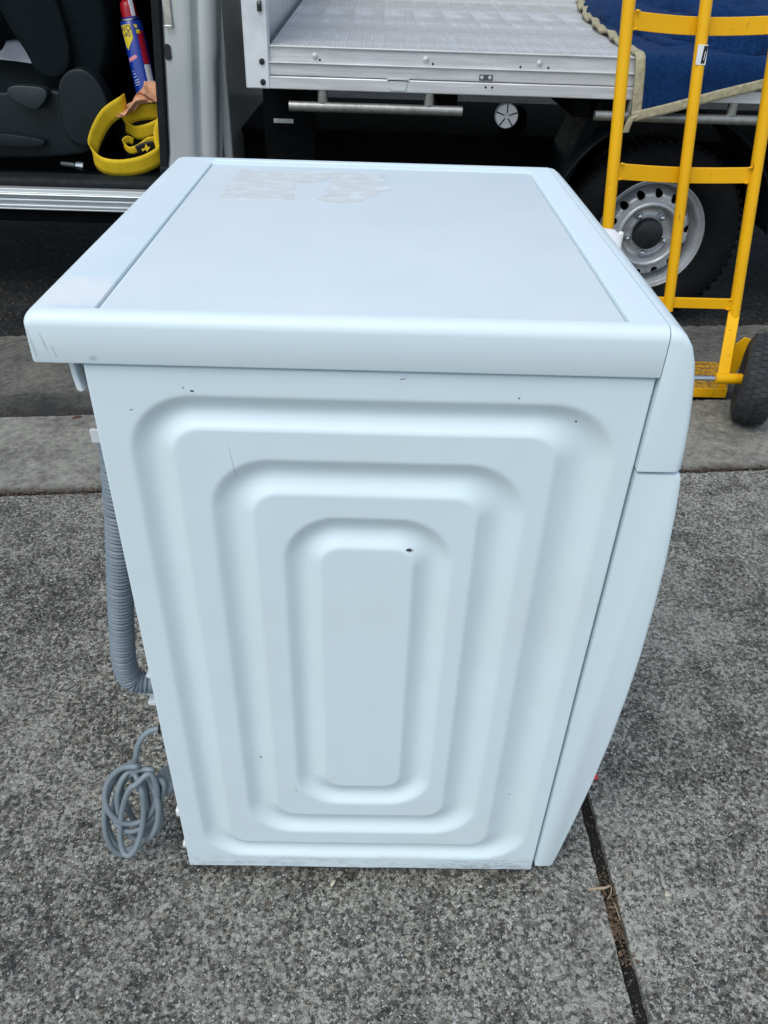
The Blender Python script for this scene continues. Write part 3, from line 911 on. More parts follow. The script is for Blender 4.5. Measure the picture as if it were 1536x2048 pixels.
# body pillar, sections sheared along z
pp = [(-.470, 2.470), (-.468, 2.425), (-.460, 2.412), (-.445, 2.408), (-.400, 2.404), (-.385, 2.402), (-.374, 2.406), (-.370, 2.420), (-.362, 2.426), (-.354, 2.420), (-.350, 2.402), (-.343, 2.394), (-.325, 2.390), (-.305, 2.392), (-.293, 2.402), (-.289, 2.420), (-.288, 2.50), (-.330, 2.50), (-.330, 2.470)]
rows = []
for k in range(25):
    z = .282 + (1.50 - .282) * k / 24
    sh = -.075 * (.95 - z) if z < .95 else -.075 * (.95 - z)
    flare = max(0, (.50 - z) / .22) ** 2 * .09
    rows.append([(x + sh - (flare if x < -.40 else 0), y, z) for x, y in pp])
pil = MB().loops(rows, True, True).build('body_pillar', M_paint, ute, smooth=40)
MB().prism(rrect(-.0105, .0105, -.024, .024, .0105, 6), 'y', 0, .006).build('access_plug', M_blackgloss, pil, smooth=40, loc=(-.4635, 2.4025, .8020))
sk = box('door_striker', M_chrome, pil, -.462, -.436, 2.397, 2.406, .872, 1.02, .002)
box('striker_lip', M_chrome, pil, -.463, -.436, 2.391, 2.398, .872, .880, .001)
box('weather_seal', M_trim, ute, -.545, -.500, 2.412, 2.47, .36, .44, .008)
sl = MB()
rows = []
for k in range(20):
    z = .40 + (1.50 - .40) * k / 19
    sh = -.075 * (.95 - z)
    rows.append([(-.505 + sh, 2.43, z), (-.478 + sh, 2.418, z), (-.468 + sh, 2.428, z), (-.468 + sh, 2.50, z), (-.505 + sh, 2.50, z)])
sl.loops(rows, True, True).build('weather_seal', M_trim, ute, smooth=50)
box('rear_wall', M_paint, ute, -.325, -.289, 2.505, 3.94, .282, 1.50, .006)
box('rear_trim', M_trim, ute, -.470, -.330, 2.510, 3.90, .372, 1.46, .01)
box('roof', M_paint, ute, CX0, -.285, 2.395, 3.95, 1.502, 1.55, .02)  # unseen cab roof, put in to keep light off the interior
box('far_cab_wall', M_trim, ute, CX0, -.33, 3.90, 3.945, .285, 1.50, .006)  # unseen far side, closed without a window so no light enters
box('dashboard', M_trim, ute, CX0, CX0 + .45, 2.45, 3.895, .372, 1.02, .05)
box('cab_front_wall', M_trim, ute, CX0 - .02, CX0 - .001, 2.40, 3.94, .29, 1.50, .006)  # unseen solid front in place of glass, added to keep the cab dark
# storage hump behind the seat
box('storage_box', M_trim, ute, -.735, -.474, 2.640, 3.80, .372, .600, .02)

# --- driver seat: extruded side profiles with soft edges
def soft(name, poly, y0, y1, mat, par, infl=.02, bevel=.03):
    rows = []
    P = catmull([(x, 0, z) for x, z in poly], 5, closed=True)
    cx = sum(p.x for p in P) / len(P)
    cz = sum(p.z for p in P) / len(P)
    for t, s in ((0, .90), (.012, .955), (.035, .99), (.10, 1.0), (.5, 1.0), (.9, 1.0), (.965, .99), (.988, .955), (1, .90)):
        y = y0 + (y1 - y0) * t
        rows.append([(cx + (p.x - cx) * s, y, cz + (p.z - cz) * s) for p in P])
    return MB().loops(rows, True, True).build(name, mat, par, smooth=70)
seat = bpy.data.objects.new('seat', None)
C.objects.link(seat)
seat.parent = ute
soft('backrest', [(-1.000, .690), (-1.025, .760), (-1.075, .860), (-1.110, .980), (-1.100, 1.12), (-1.02, 1.22), (-.90, 1.24), (-.79, 1.18), (-.735, 1.05), (-.715, .90), (-.725, .80), (-.765, .700), (-.83, .640), (-.93, .640)], 2.615, 3.10, M_seat, seat)
soft('bolster', [(-.985, .720), (-1.000, .790), (-1.040, .890), (-1.060, .99), (-1.0, 1.08), (-.90, 1.02), (-.860, .90), (-.850, .78), (-.875, .715), (-.93, .690)], 2.575, 2.70, M_seat, seat)
soft('cushion', [(-1.60, .560), (-1.62, .640), (-1.52, .690), (-1.30, .690), (-1.10, .670), (-.98, .655), (-.90, .640), (-.880, .58), (-.93, .52), (-1.20, .50), (-1.50, .50)], 2.600, 3.10, M_seat, seat)
soft('side_cover', [(-1.60, .470), (-1.62, .540), (-1.50, .590), (-1.25, .630), (-1.00, .650), (-.90, .650), (-.78, .610), (-.755, .55), (-.775, .49), (-.85, .450), (-1.05, .425), (-1.40, .425)], 2.560, 2.66, M_plas, seat)
soft('recliner_cover', [(-.905, .520), (-.910, .620), (-.890, .690), (-.845, .725), (-.795, .725), (-.755, .690), (-.735, .630), (-.745, .560), (-.775, .505), (-.83, .475), (-.88, .485)], 2.535, 2.62, M_plas, seat)
soft('recliner_lever', [(-1.075, .635), (-1.065, .668), (-1.00, .672), (-.945, .665), (-.940, .640), (-.975, .605), (-1.01, .600)], 2.515, 2.56, plain('lever_plastic', (.014, .024, .028), .4, var=.1, bump=.1), seat)
soft('seat_handle', [(-1.30, .480), (-1.30, .505), (-1.15, .512), (-1.02, .500), (-.985, .485), (-1.03, .470), (-1.15, .470)], 2.525, 2.56, M_plas, seat)
box('seat_rail', M_under, seat, -1.55, -.80, 2.64, 2.70, .372, .44, .006)
soft('passenger_seat', [(-1.05, .50), (-1.10, .80), (-1.13, 1.0), (-1.05, 1.22), (-.90, 1.24), (-.75, 1.10), (-.74, .70), (-.78, .45)], 3.25, 3.85, M_seat, ute)
box('console', M_plas, ute, -1.75, -.95, 3.11, 3.24, .372, .665, .02)

# ------------------------------------------------------------------ things in the cab
n_ = NT('yellow_webbing')
wv = n_.noise(900, 2, .5)
M_web = n_.set(color=n_.ramp(n_.noise(22, 5), [(.3, (.66, .44, .004)), (.7, (.80, .56, .008))]), rough=.75, normal=n_.bump(wv, .35, .001))
M_webblack = plain('black_strap_tag', (.01, .01, .012), .6, var=.2)
def ribbon(path, w, up=None, n=8, twist=None):
    P = catmull(path, n)
    rows = []
    for i, p in enumerate(P):
        t = (P[min(i + 1, len(P) - 1)] - P[max(i - 1, 0)]).normalized()
        u = Vector(up if up else (0, -.25, 1)).normalized()
        if twist:
            a = twist(i / (len(P) - 1))
            u = (u * math.cos(a) + t.cross(u) * math.sin(a))
        u = (u - t * u.dot(t) * .6).normalized()
        rows.append([p + u * w * s for s in (-.5, -.25, 0, .25, .5)])
    o = MB()
    o.quad_grid(rows)
    return o
strap = thing('ratchet_strap', 'coiled yellow webbing strap on the cab floor behind the seat', 'strap')
BIGL = [(-0.6783,2.5800,0.6206),(-0.6878,2.5500,0.6132),(-0.7449,2.5300,0.5753),(-0.7886,2.5100,0.5126),(-0.8050,2.5000,0.4580),(-0.7719,2.4850,0.4241),(-0.7017,2.4800,0.4168),(-0.6235,2.4850,0.4300),(-0.5622,2.5000,0.4580),(-0.5411,2.5300,0.4871)]
ribbon(BIGL, .062).build('webbing_loop', M_web, strap, smooth=60, solid=.0025)
ribbon([(-0.5432,2.6000,0.5884),(-0.5999,2.5900,0.5918),(-0.6747,2.6000,0.5782),(-0.7049,2.6150,0.5484)], .058).build('webbing_loop', M_web, strap, smooth=60, solid=.0025)
ribbon([(-.7020,2.612,.535),(-0.6622,2.5950,0.5181),(-0.6045,2.5820,0.5300),(-0.5400,2.5850,0.5581)], .050).build('webbing_loop', M_web, strap, smooth=60, solid=.0025)
ribbon([(-0.5350,2.5700,0.5781),(-0.5560,2.5560,0.5321),(-0.5580,2.5480,0.4948),(-.5500,2.54,.462)], .055, up=(-.8, -.3, .35)).build('webbing_loop', M_web, strap, smooth=60, solid=.0025)
ribbon([(-0.5650,2.5520,0.5000),(-0.6014,2.5480,0.5008),(-0.6421,2.5470,0.4762),(-0.6825,2.5560,0.4631),(-0.7071,2.5700,0.4816),(-0.6934,2.5800,0.4962),(-.675,2.59,.488)], .026).build('webbing_tail', M_web, strap, smooth=60, solid=.002)
st = ribbon([(-.585, 2.535, .487), (-.615, 2.532, .482), (-.650, 2.532, .468)], .034).build('strap_tag', M_webblack, strap, smooth=60, solid=.002)
MB().prism([(-.632, .474), (-.618, .479), (-.612, .495), (-.606, .482), (-.597, .484), (-.604, .474), (-.612, .466), (-.616, .474), (-.626, .467)], 'y', 2.526, 2.5275).build('print', M_web, st, smooth=0)
box('buckle', M_chrome, strap, -.700, -.660, 2.520, 2.535, .416, .440, .004)
for x in (-.745, -.70):
    MB().tube(catmull([(x, 2.64, .53), (x + .02, 2.60, .49), (x + .05, 2.59, .46), (x + .06, 2.57, .43)], 6), .007, 8).build('ratchet_handle', M_under, strap)

# orange-brown rag, crumpled sheet
n_ = NT('tan_rag')
M_rag = n_.set(color=n_.ramp(n_.noise(18, 6), [(.3, (.52, .245, .12)), (.7, (.72, .38, .22))]), rough=.92, normal=n_.bump(n_.noise(500, 3), .4, .001), sheen=.2)
RLO = catmull([(-0.7215,2.5600,0.5911),(-0.6914,2.5550,0.5778),(-0.6593,2.5600,0.5928),(-0.6146,2.5650,0.6196),(-0.5684,2.5650,0.6258),(-0.5353,2.5650,0.6153)], 8)
RUP = catmull([(-0.7234,2.5700,0.5961),(-0.6865,2.5900,0.6091),(-0.6494,2.6000,0.6285),(-0.6234,2.6200,0.6641),(-0.6038,2.6300,0.6894),(-0.5422,2.6300,0.6733)], 8)
rows = []
NV = 18
for i in range(len(RLO)):
    row = []
    for jj in range(NV + 1):
        v = jj / NV
        p = RLO[i].lerp(RUP[i], v)
        wd = (RUP[i] - RLO[i]).length
        u = i / len(RLO)
        k = min(1, wd / .05)
        p = p + Vector((.006 * mnoise.noise(Vector((u * 6, v * 5, 7))), -.030 * k * math.sin(PI * v) * (.3 + abs(math.sin(7 * u + 5 * v))) + .012 * mnoise.noise(Vector((u * 9, v * 6, 2.2))), .004 * mnoise.noise(Vector((u * 12, v * 5, 4))) - .012 * k * math.sin(PI * v) * math.sin(9 * u)))
        row.append(p)
    rows.append(row)
o = MB()
o.quad_grid(rows)
tag(o.build('rag', M_rag, None, smooth=70, solid=.002), 'crumpled tan cloth rag lying between the spray can and yellow strap', 'rag')

# spray can, built upright at the origin then leaned in place
can = thing('spray_can', 'blue and yellow aerosol spray can with red cap leaning behind the seat', 'spray can')
M_blue = plain('blue_can_print', (.006, .035, .30), .28, .0, var=.05, bump=0, coat=.4)
M_yel = plain('yellow_can_print', (.80, .62, .02), .35, var=.04, bump=0)
M_redp = plain('red_can_print', (.42, .010, .030), .35, var=.05, bump=0)
M_pink = plain('pink_can_print', (.75, .30, .34), .4, var=.05, bump=0)
M_wprint = plain('white_can_print', (.70, .75, .80), .4, var=.05, bump=0)
M_navy = plain('navy_can_print', (.006, .012, .09), .4, var=.05, bump=0)
M_redcap = plain('red_cap_plastic', (.42, .008, .015), .35, var=.08, bump=0)
CR, CH = .0345, .205
body = MB().lathe([(.004, .001), (CR - .004, 0), (CR, .003), (CR, CH), (CR - .002, CH + .003), (CR - .006, CH + .010), (.018, CH + .016), (.004, CH + .017)], 48, 'z').build('can_body', M_blue, can)
MB().lathe([(CR - .0035, CH + .0035), (CR + .0004, CH + .0030), (CR + .0006, CH + .0055), (CR - .003, CH + .0075)], 40, 'z').build('can_rim', M_chrome, body)
cp = MB().lathe([(.0245, CH + .009), (.0250, CH + .020), (.0248, CH + .036), (.0225, CH + .050), (.0165, CH + .059), (.006, CH + .063), (.001, CH + .0635)], 36, 'z').build('cap', M_redcap, can)
MB().prism(rrect(-.006, .006, CH + .012, CH + .060, .003, 4), 'y', -.0285, -.020).build('straw_holder', M_wprint, cp, bevel=.001)
cp.rotation_euler = (0, 0, rad(42))
def wrap(poly, r):                    # flat outline (angle * r, z) onto the can
    return poly
def can_patch(name, poly, mat, par, r=CR + .0004, sub=10):
    """polygon in (arc length, height) laid on the can; arc 0 faces -Y"""
    bm = bmesh.new()
    vs = [bm.verts.new((x, z, 0)) for x, z in poly]
    bm.faces.new(vs)
    bmesh.ops.triangulate(bm, faces=bm.faces)
    for _ in range(3):
        bmesh.ops.subdivide_edges(bm, edges=[e for e in bm.edges if e.calc_length() > .006], cuts=1, use_grid_fill=False)
        bmesh.ops.triangulate(bm, faces=bm.faces)
    o = MB()
    o.v = [(r * math.sin(v.co.x / r), -r * math.cos(v.co.x / r), v.co.y) for v in bm.verts]
    bm.verts.index_update()
    o.f = [tuple(v.index for v in f.verts) for f in bm.faces]
    bm.free()
    return o.build(name, mat, par, smooth=60, fix=False)
def sh(x):
    return x - .016
lab = can_patch('shield_label', [(sh(-.020), .197), (sh(.020), .197), (sh(.020), .158), (sh(-.006), .128), (sh(-.014), .138)], M_yel, body)
can_patch('side_label', [(sh(.036), .178), (sh(.060), .178), (sh(.060), .085), (sh(.036), .085)], M_redp, body)
can_patch('side_label', [(sh(.036), .083), (sh(.060), .083), (sh(.060), .03), (sh(.036), .03)], M_wprint, body)
can_patch('side_mark', [(sh(.030), .196), (sh(.040), .194), (sh(.042), .186), (sh(.034), .184)], M_yel, body)
can_patch('side_mark', [(sh(.034), .1805), (sh(.046), .1805), (sh(.046), .1700), (sh(.034), .1700)], M_yel, body, r=CR + .0007)
can_patch('print_band', [(sh(-.016), .105), (sh(.017), .113), (sh(.020), .107), (sh(.016), .102), (sh(-.014), .094)], M_pink, body)
for k, (w_, z_) in enumerate(((.006, .066), (.012, .058), (.013, .050), (.018, .041), (.020, .034), (.016, .027))):
    can_patch('print_line', [(sh(-.010), z_), (sh(-.010 + w_), z_ + .002), (sh(-.010 + w_), z_ + .0038), (sh(-.010), z_ + .0018)], M_wprint, body)
# the lettering on the shield
tc = bpy.data.curves.new('lettering', 'FONT')
tc.body = 'WD\n-40'
tc.size = .0225
tc.align_x = 'CENTER'
tc.space_line = .72
tc.resolution_u = 2
tob = bpy.data.objects.new('lettering_src', tc)
C.objects.link(tob)
dg = bpy.context.evaluated_depsgraph_get()
tme = bpy.data.meshes.new_from_object(tob.evaluated_get(dg))
bpy.data.objects.remove(tob)
o = MB()
r = CR + .0009
for v in tme.vertices:
    a = (v.co.x * 1.05 + sh(0)) / r
    o.v.append((r * math.sin(a), -r * math.cos(a), .1790 + v.co.y))
o.f = [tuple(p.vertices) for p in tme.polygons]
o.build('lettering', M_navy, lab, smooth=0, fix=False)
can.location = (-.6150, 2.650, .640)
can.rotation_euler = (rad(-8), rad(-8), 0)
can.scale = (1.12, 1.12, 1.12)

# chrome socket bar on the floor, paper on the console
sb = thing('socket_wrench', 'chrome socket extension bar lying on the dark cab floor', 'tool')
MB().tube([(-.955, 2.575, .405), (-.895, 2.557, .404)], .0085, 14).build('bar', M_bolt, sb)
MB().tube([(-.898, 2.558, .404), (-.890, 2.5555, .404), (-.888, 2.555, .404), (-.858, 2.546, .403)], .016, 18, rfun=lambda i: (.010, .0165, .017, .017)[i]).build('socket', M_chrome, sb)
MB().tube([(-.8578, 2.5459, .403), (-.8570, 2.5457, .403)], .011, 16).build('socket_bore', M_under, sb)
pr = []
for i in range(9):
    pr.append([(-1.34 + .02 * i, 3.075 + .028 * j + .004 * i, .680 + .005 * math.sin(i * .8 + j) + .0105 * j) for j in range(7)])
o = MB()
o.quad_grid(pr)
tag(o.build('paper_sheet', plain('white_paper', (.72, .76, .80), .7, var=.04, bump=.1), None, smooth=60, solid=.0008), 'white sheet of paper lying on the far side of the driver seat', 'paper')

# ------------------------------------------------------------------ moving blanket over the tray edge
n_ = NT('navy_blanket_felt')
fl = n_.ramp(n_.voro(85).outputs['Distance'], [(.02, 1), (.06, 0)])
fl = n_.math('MULTIPLY', fl, n_.ramp(n_.noise(14, 4), [(.55, 0), (.62, .7)]))
col = n_.ramp(n_.noise(90, 7, .75), [(.3, (.0015, .012, .045)), (.55, (.0035, .029, .105)), (.8, (.011, .058, .17))])
M_felt = n_.set(color=n_.mix(fl, col, (.22, .28, .36)), rough=.97, sheen=.03, normal=n_.bump(n_.noise(420, 5, .7), .6, .003), spec=.15)
n_ = NT('cream_binding')
M_bind = n_.set(color=n_.ramp(n_.noise(60, 6, .7), [(.3, (.24, .215, .13)), (.6, (.42, .38, .245)), (.8, (.50, .46, .32))]), rough=.9, normal=n_.bump(n_.noise(900, 2), .4, .001))
blanket = thing('moving_blanket', 'navy felt moving blanket with cream binding hung over the tray edge', 'blanket')
def bl_left(s):                       # left edge x for distance s behind the tray edge
    y = TY + max(s, 0)
    d = y - TY
    return 1.066 - .06 * d + .085 * d * d
def bl(u, s):
    """u metres right of the left edge, s metres in from the tray edge (negative hangs)"""
    yr = TY - .006
    wav = .020 * math.sin(s * 19) * max(0, 1 - u / .10) if s > .25 else 0
    x = bl_left(s) + u + .35 * wav
    h = .0
    if s >= 0:
        def sm(t):
            t = max(0, min(1, t))
            return t * t * (3 - 2 * t)
        msk = sm((u - .06 - .10 * math.sin(s * 4)) / .16) * sm((s - .03) / .12)
        ph = u * 13.0 + s * 2.2 + 1.5 * mnoise.noise(Vector((u * 3.5, s * 3.0, 9.1)))
        rid = abs(math.sin(ph)) ** .62
        ph2 = u * -4.0 + s * 13.0 + 1.2 * mnoise.noise(Vector((u * 4, s * 4, 3.3)))
        rid2 = abs(math.sin(ph2)) ** .9
        nn = .014 * mnoise.noise(Vector((x * 5.0, s * 6.0, 1.3))) + .006 * mnoise.noise(Vector((x * 14, s * 14, 4)))
        h = msk * (.022 * rid + .010 * rid2 + .5 * nn + .002) + max(0, .005 * mnoise.noise(Vector((x * 11, s * 11, 2))))
        z = .8535 + CAMB * s + h + abs(wav) * .6
        y = yr + s
        if s < .03:
            z -= .010 * ((.03 - s) / .03) ** 2
    else:
        d = -s
        z = .8435 - d
        y = yr - .010 * min(1, d * 30) - .012 * (1 - math.exp(-d * 7)) - .012 * math.sin(u * 11 + 1.2) * min(1, d * 8) * min(1, u * 6) - .006 * mnoise.noise(Vector((x * 9, d * 8, 2)))
        x += .10 * d - .015 * d * 8 * max(0, .05 - u)
    return Vector((x, y, z))
def bl_drop(u):                       # how far the hem hangs, shorter to the right
    return max(.05, .176 - .255 * u)
rows = []
BU, BV = 210, 150
BWID, BDEEP = 1.05, 1.74
for i in range(BU + 1):
    u = BWID * i / BU
    row = []
    for j in range(BV + 1):
        s = -bl_drop(u) + (BDEEP + bl_drop(u)) * j / BV
        row.append(bl(u, s))
    rows.append(row)
o = MB()
o.quad_grid(rows)
o.build('felt', M_felt, blanket, smooth=80, solid=.006)
# thick bunched folds lying on the spread blanket
def fold(path, r, seed):
    P = catmull(path, 14)
    n = len(P)
    rows = []
    for i, p in enumerate(P):
        t = (P[min(i + 1, n - 1)] - P[max(i - 1, 0)]).normalized()
        sd_ = Vector((t.y, -t.x, 0)).normalized()
        e = min(1, 4.5 * min(i, n - 1 - i) / n + .12)
        row = []
        for k in range(21):
            a = PI * (1.12 * k / 20 - .06)
            rr = r * e * (1 + .22 * mnoise.noise(Vector((i * .16, k * .30, seed))) + .12 * mnoise.noise(Vector((i * .5, k * .6, seed + 3))))
            row.append(p + sd_ * math.cos(a) * rr * 1.15 + Vector((0, 0, math.sin(a) * rr * 1.05 - .004)))
        rows.append(row)
    o = MB()
    o.quad_grid(rows)
    o.build('felt_fold', M_felt, blanket, smooth=80, solid=.005)
def fz(y):
    return .858 + CAMB * (y - TY)
fold([(1.150, 3.55, fz(3.55)), (1.185, 3.10, fz(3.10)), (1.235, 2.72, fz(2.72)), (1.320, 2.44, fz(2.44)), (1.46, 2.355, fz(2.35)), (1.66, 2.33, fz(2.33))], .070, 1.7)
fold([(1.30, 3.60, fz(3.6)), (1.345, 3.15, fz(3.15)), (1.43, 2.80, fz(2.80)), (1.56, 2.56, fz(2.56)), (1.80, 2.47, fz(2.47)), (2.0, 2.46, fz(2.46))], .125, 5.1)
fold([(1.02 + .16, 2.62, fz(2.62)), (1.215, 2.44, fz(2.44)), (1.27, 2.34, fz(2.34))], .020, 8.1)
# binding strips follow the same surface, a little thicker
rows = []
for i in range(261):
    s = -.176 + (BDEEP + .176) * i / 260
    rows.append([bl(-.004 + .030 * k / 4, s) for k in range(5)])
o = MB()
o.quad_grid(rows)
o.build('binding', M_bind, blanket, smooth=70, solid=.011)
rows = []
for i in range(161):
    u = -.004 + (BWID + .004) * i / 160
    rows.append([bl(u, -bl_drop(u) - .004 + .030 * k / 4) for k in range(5)])
o = MB()
o.quad_grid(rows)
o.build('binding', M_bind, blanket, smooth=70, solid=.0115)
b0_ = bl(.0, -.172)
ribbon([b0_ + Vector((.02, -.004, .012)), b0_ + Vector((-.003, -.006, .004)), b0_ + Vector((-.012, -.006, -.018)), b0_ + Vector((-.014, -.004, -.040))], .020, up=(1, 0, .3)).build('loose_tail', M_bind, blanket, smooth=60, solid=.004)
# steel pole and dark tarpaulin lying at the far end of the tray
pole = MB().tube([(1.62, 2.95, 1.000), (1.73, 3.55, 1.030), (1.80, 3.95, 1.050)], .020, 16).build('steel_pole', M_chrome)
tag(pole, 'bright steel pole lying across the far corner of the blanket', 'pole')
rows = []
for i in range(21):
    row = []
    for j in range(21):
        x = 2.02 + .5 * i / 20
        y = 2.95 + 1.0 * j / 20
        row.append((x, y, .86 + .16 * math.sin(PI * i / 20) ** .5 * math.sin(PI * j / 20) ** .5 + .03 * mnoise.noise(Vector((x * 6, y * 6, 3)))))
    rows.append(row)
o = MB()
o.quad_grid(rows)
tag(o.build('tarpaulin', M_trim, None, smooth=60, solid=.004), 'folded black tarpaulin heaped beyond the pole at the tray end', 'tarpaulin')

# ------------------------------------------------------------------ yellow hand truck
n_ = NT('yellow_powder_coat')
w_ = n_.math('MULTIPLY', n_.ramp(n_.noise(75, 7, .75, co=n_.map((1, 1, .25))), [(.61, 0), (.66, 1)]), .7)
col = n_.ramp(n_.noise(4, 4), [(.3, (.80, .41, .002)), (.7, (.88, .47, .004))])
M_yellow = n_.set(color=n_.mix(w_, col, (.16, .085, .02)), rough=.45, spec=.3, normal=n_.bump(n_.noise(300, 3), .08, .001))
n_ = NT('worn_toe_plate')
wr = n_.ramp(n_.noise(60, 8, .75), [(.44, 0), (.58, 1)])
M_toe = n_.set(color=n_.mix(wr, (.62, .32, .008), (.17, .095, .02)), rough=.6, normal=n_.bump(wr, .2, .001))
ht = thing('hand_truck', 'yellow steel hand truck with black tyre standing between machine and truck', 'hand truck')
LEAN, SIDE = .105, -.085              # going up: away from the camera and to the left
def hp3(x, z, dy=0):
    """point on the leaning frame: x at z = .28, then sheared with height"""
    return Vector((x + SIDE * (z - .28), 1.600 + LEAN * (z - .28) + dy, z))
def rail_x(i):
    return (.910, 1.109, 1.308)[i]
RT = .0160
def rail_path(i, z0, z1, dy=0):
    sp = (1.0)
    return [hp3(rail_x(i) - (i - 1) * .013 * (z - .28), z, dy) for z in (z0, .45, .75, 1.05, z1)]
for i in range(3):
    MB().tube(rail_path(i, .150 if i != 1 else .262, 1.22, -.004 if i == 1 else 0), RT if i != 1 else .0148, 16).build('rail', M_yellow, ht, smooth=50)
top = rail_path(0, .2, 1.22)[-1]
top2 = rail_path(2, .2, 1.22)[-1]
MB().tube(catmull([top, top + Vector((.02, .01, .08)), (top + top2) / 2 + Vector((0, .02, .12)), top2 + Vector((-.02, .01, .08)), top2], 8), RT, 14).build('handle', M_yellow, ht, smooth=50)
def crossbar(z, bow, i0=0, i1=2, hgt=.038):
    a = hp3(rail_x(0) + .013 * (z - .28), z)
    b = hp3(rail_x(2) - .013 * (z - .28), z)
    rows = []
    for k in range(25):
        t = k / 24
        p = a.lerp(b, t) + Vector((0, bow * math.sin(PI * t), -.010 * math.sin(PI * t) if bow else 0))
        th = .004
        rows.append([p + Vector((0, -th, -hgt / 2)), p + Vector((0, -th, hgt / 2)), p + Vector((0, th, hgt / 2)), p + Vector((0, th, -hgt / 2))])
    MB().loops(rows, True, True).build('crossbar', M_yellow, ht, smooth=30, bevel=.001)
    for p, sg in ((a, 1), (b, -1)):
        for e in (-1, 1):
            base = p + Vector((sg * (RT + .0005), -.0045, e * hgt * .46))
            MB().tube([base + Vector((sg * .010 * t, -.0012 * math.sin(3 * t), e * .0016 * (1 - t))) for t in (0, .25, .5, .75, 1)], .0025, 8, rfun=lambda i: .0022 + .0012 * (i % 2)).build('weld_bead', M_yellow, ht, smooth=60)
crossbar(.976, .022, hgt=.040)
crossbar(.632, .022, hgt=.040)
crossbar(.2850, 0, hgt=.030)
# legs down to the axle, toe plate, gussets, axle, wheels
for sx, xr in ((1, 1.308), (-1, .910)):
    a = hp3(xr, .262)
    b = Vector((xr - .040, 1.462, .120))
    d = (b - a).normalized()
    s = Vector((1, 0, 0)) * .017
    up = d.cross(Vector((1, 0, 0))).normalized() * .0035
    rows = []
    for p in (a - d * .012, a.lerp(b, .5), b):
        rows.append([p + s + up, p - s + up, p - s - up, p + s - up])
    MB().loops(rows, True, True).build('axle_leg', M_yellow, ht, smooth=30, bevel=.0015)
    MB().tube([(xr - .065, 1.455, .115), (xr + .012, 1.455, .115)], .0155, 16).build('axle_bush', M_yellow, ht, smooth=50)
    gp = [(1.358, .068), (1.345, .140), (1.352, .165), (1.368, .182), (1.388, .176), (1.386, .110), (1.372, .060)]
    if sx < 0:
        gp = [(2.218 - x, z) for x, z in gp]
    MB().prism(gp, 'y', 1.600, 1.606).build('wheel_guard', M_yellow, ht, smooth=30, bevel=.001)
    g2 = [(1.338, .150), (1.360, .165), (1.360, .02), (1.338, -.012)]
    if sx < 0:
        g2 = [(2.218 - x, z) for x, z in g2]
    MB().prism(g2, 'y', 1.6075, 1.613).build('gusset', M_yellow, ht, smooth=30, bevel=.001)
MB().tube([(.80, 1.455, .115), (1.400, 1.455, .115)], .0085, 14).build('axle', M_chrome, ht)
MB().prism([(.852, 1.600), (1.364, 1.600), (1.420, 1.72), (1.452, 1.862), (.790, 1.862)], 'z', -.0215, -.0165).build('toe_plate', M_toe, ht, smooth=0, bevel=.001)
MB().prism([(1.592, -.0160), (1.600, -.0160), (1.600, .012), (1.592, .014)], 'x', .856, 1.360).build('toe_plate_lip', M_yellow, ht, smooth=0, bevel=.001)
stk = hp3(rail_x(1), .908)
ms = plain('white_sticker', (.78, .80, .80), .4, var=.03, bump=0)
st = MB().prism([(stk.x - .0125 + .0019, .886), (stk.x + .0125 + .0019, .886), (stk.x + .0125 - .0019, .930), (stk.x - .0125 - .0019, .930)], 'y', stk.y - .0215, stk.y - .0195).build('sticker', ms, ht, bevel=.0004)
box('sticker_print', M_blackgloss, st, stk.x + .001, stk.x + .0105, stk.y - .0222, stk.y - .0216, .8895, .928, 0)
box('sticker_line', ms, st, stk.x + .006, stk.x + .0075, stk.y - .0228, stk.y - .0223, .897, .916, 0)
n_ = NT('hand_truck_tyre_rubber')
dst = n_.ramp(n_.noise(26, 7, .7), [(.4, 0), (.72, .8)])
M_htt = n_.set(color=n_.mix(dst, (.016, .018, .020), (.055, .060, .064)), rough=.8, normal=n_.bump(n_.noise(240, 4), .3, .002))
wheel0 = None
for xc in (1.372, .845):
    w = bpy.data.objects.new('wheel', None)
    C.objects.link(w)
    w.parent = ht
    w.location = (xc, 1.455, .115)
    w.rotation_euler = (0, 0, rad(-22))
    if wheel0 is None:
        wheel0 = w
        tyre_me = MB().lathe([(.052, -.030), (.062, -.042), (.082, -.050), (.102, -.051), (.117, -.045), (.1255, -.034), (.1285, -.016), (.1290, .0), (.1285, .016), (.1255, .034), (.117, .045), (.102, .051), (.082, .050), (.062, .042), (.052, .030)], 64, 'x').build('tyre', M_htt, w, smooth=60)
        tb = MB()
        for k in range(44):
            for lane, x0 in enumerate((-.0385, -.0185, .0015, .0215)):
                a0 = 2 * PI * (k + .5 * (lane % 2)) / 44
                a1 = a0 + 2 * PI / 44 * .80
                rr0, rr1 = .124, .1315 - (.0035 if lane in (0, 3) else 0)
                b = len(tb.v)
                for a in (a0, a1):
                    for x in (x0, x0 + .0165):
                        for r in (rr0, rr1):
                            tb.v.append((x, r * math.cos(a), r * math.sin(a)))
                tb.f += [tuple(b + i for i in q) for q in ((1, 3, 7, 5), (0, 1, 5, 4), (2, 6, 7, 3), (0, 2, 3, 1), (4, 5, 7, 6))]
        tt = tb.build('tread', M_htt, w, smooth=0)
        tt['kind'] = 'stuff'
        rm = MB().lathe([(.053, -.024), (.046, -.022), (.040, -.008), (.020, -.006), (.018, -.030), (.009, -.030), (.009, .030), (.018, .030), (.020, .006), (.040, .008), (.046, .022), (.053, .024)], 40, 'x').build('rim', M_yellow, w, smooth=50)
        parts0 = [tyre_me, tt, rm]
    else:
        for p in parts0:
            q = p.copy()
            C.objects.link(q)
            q.parent = w

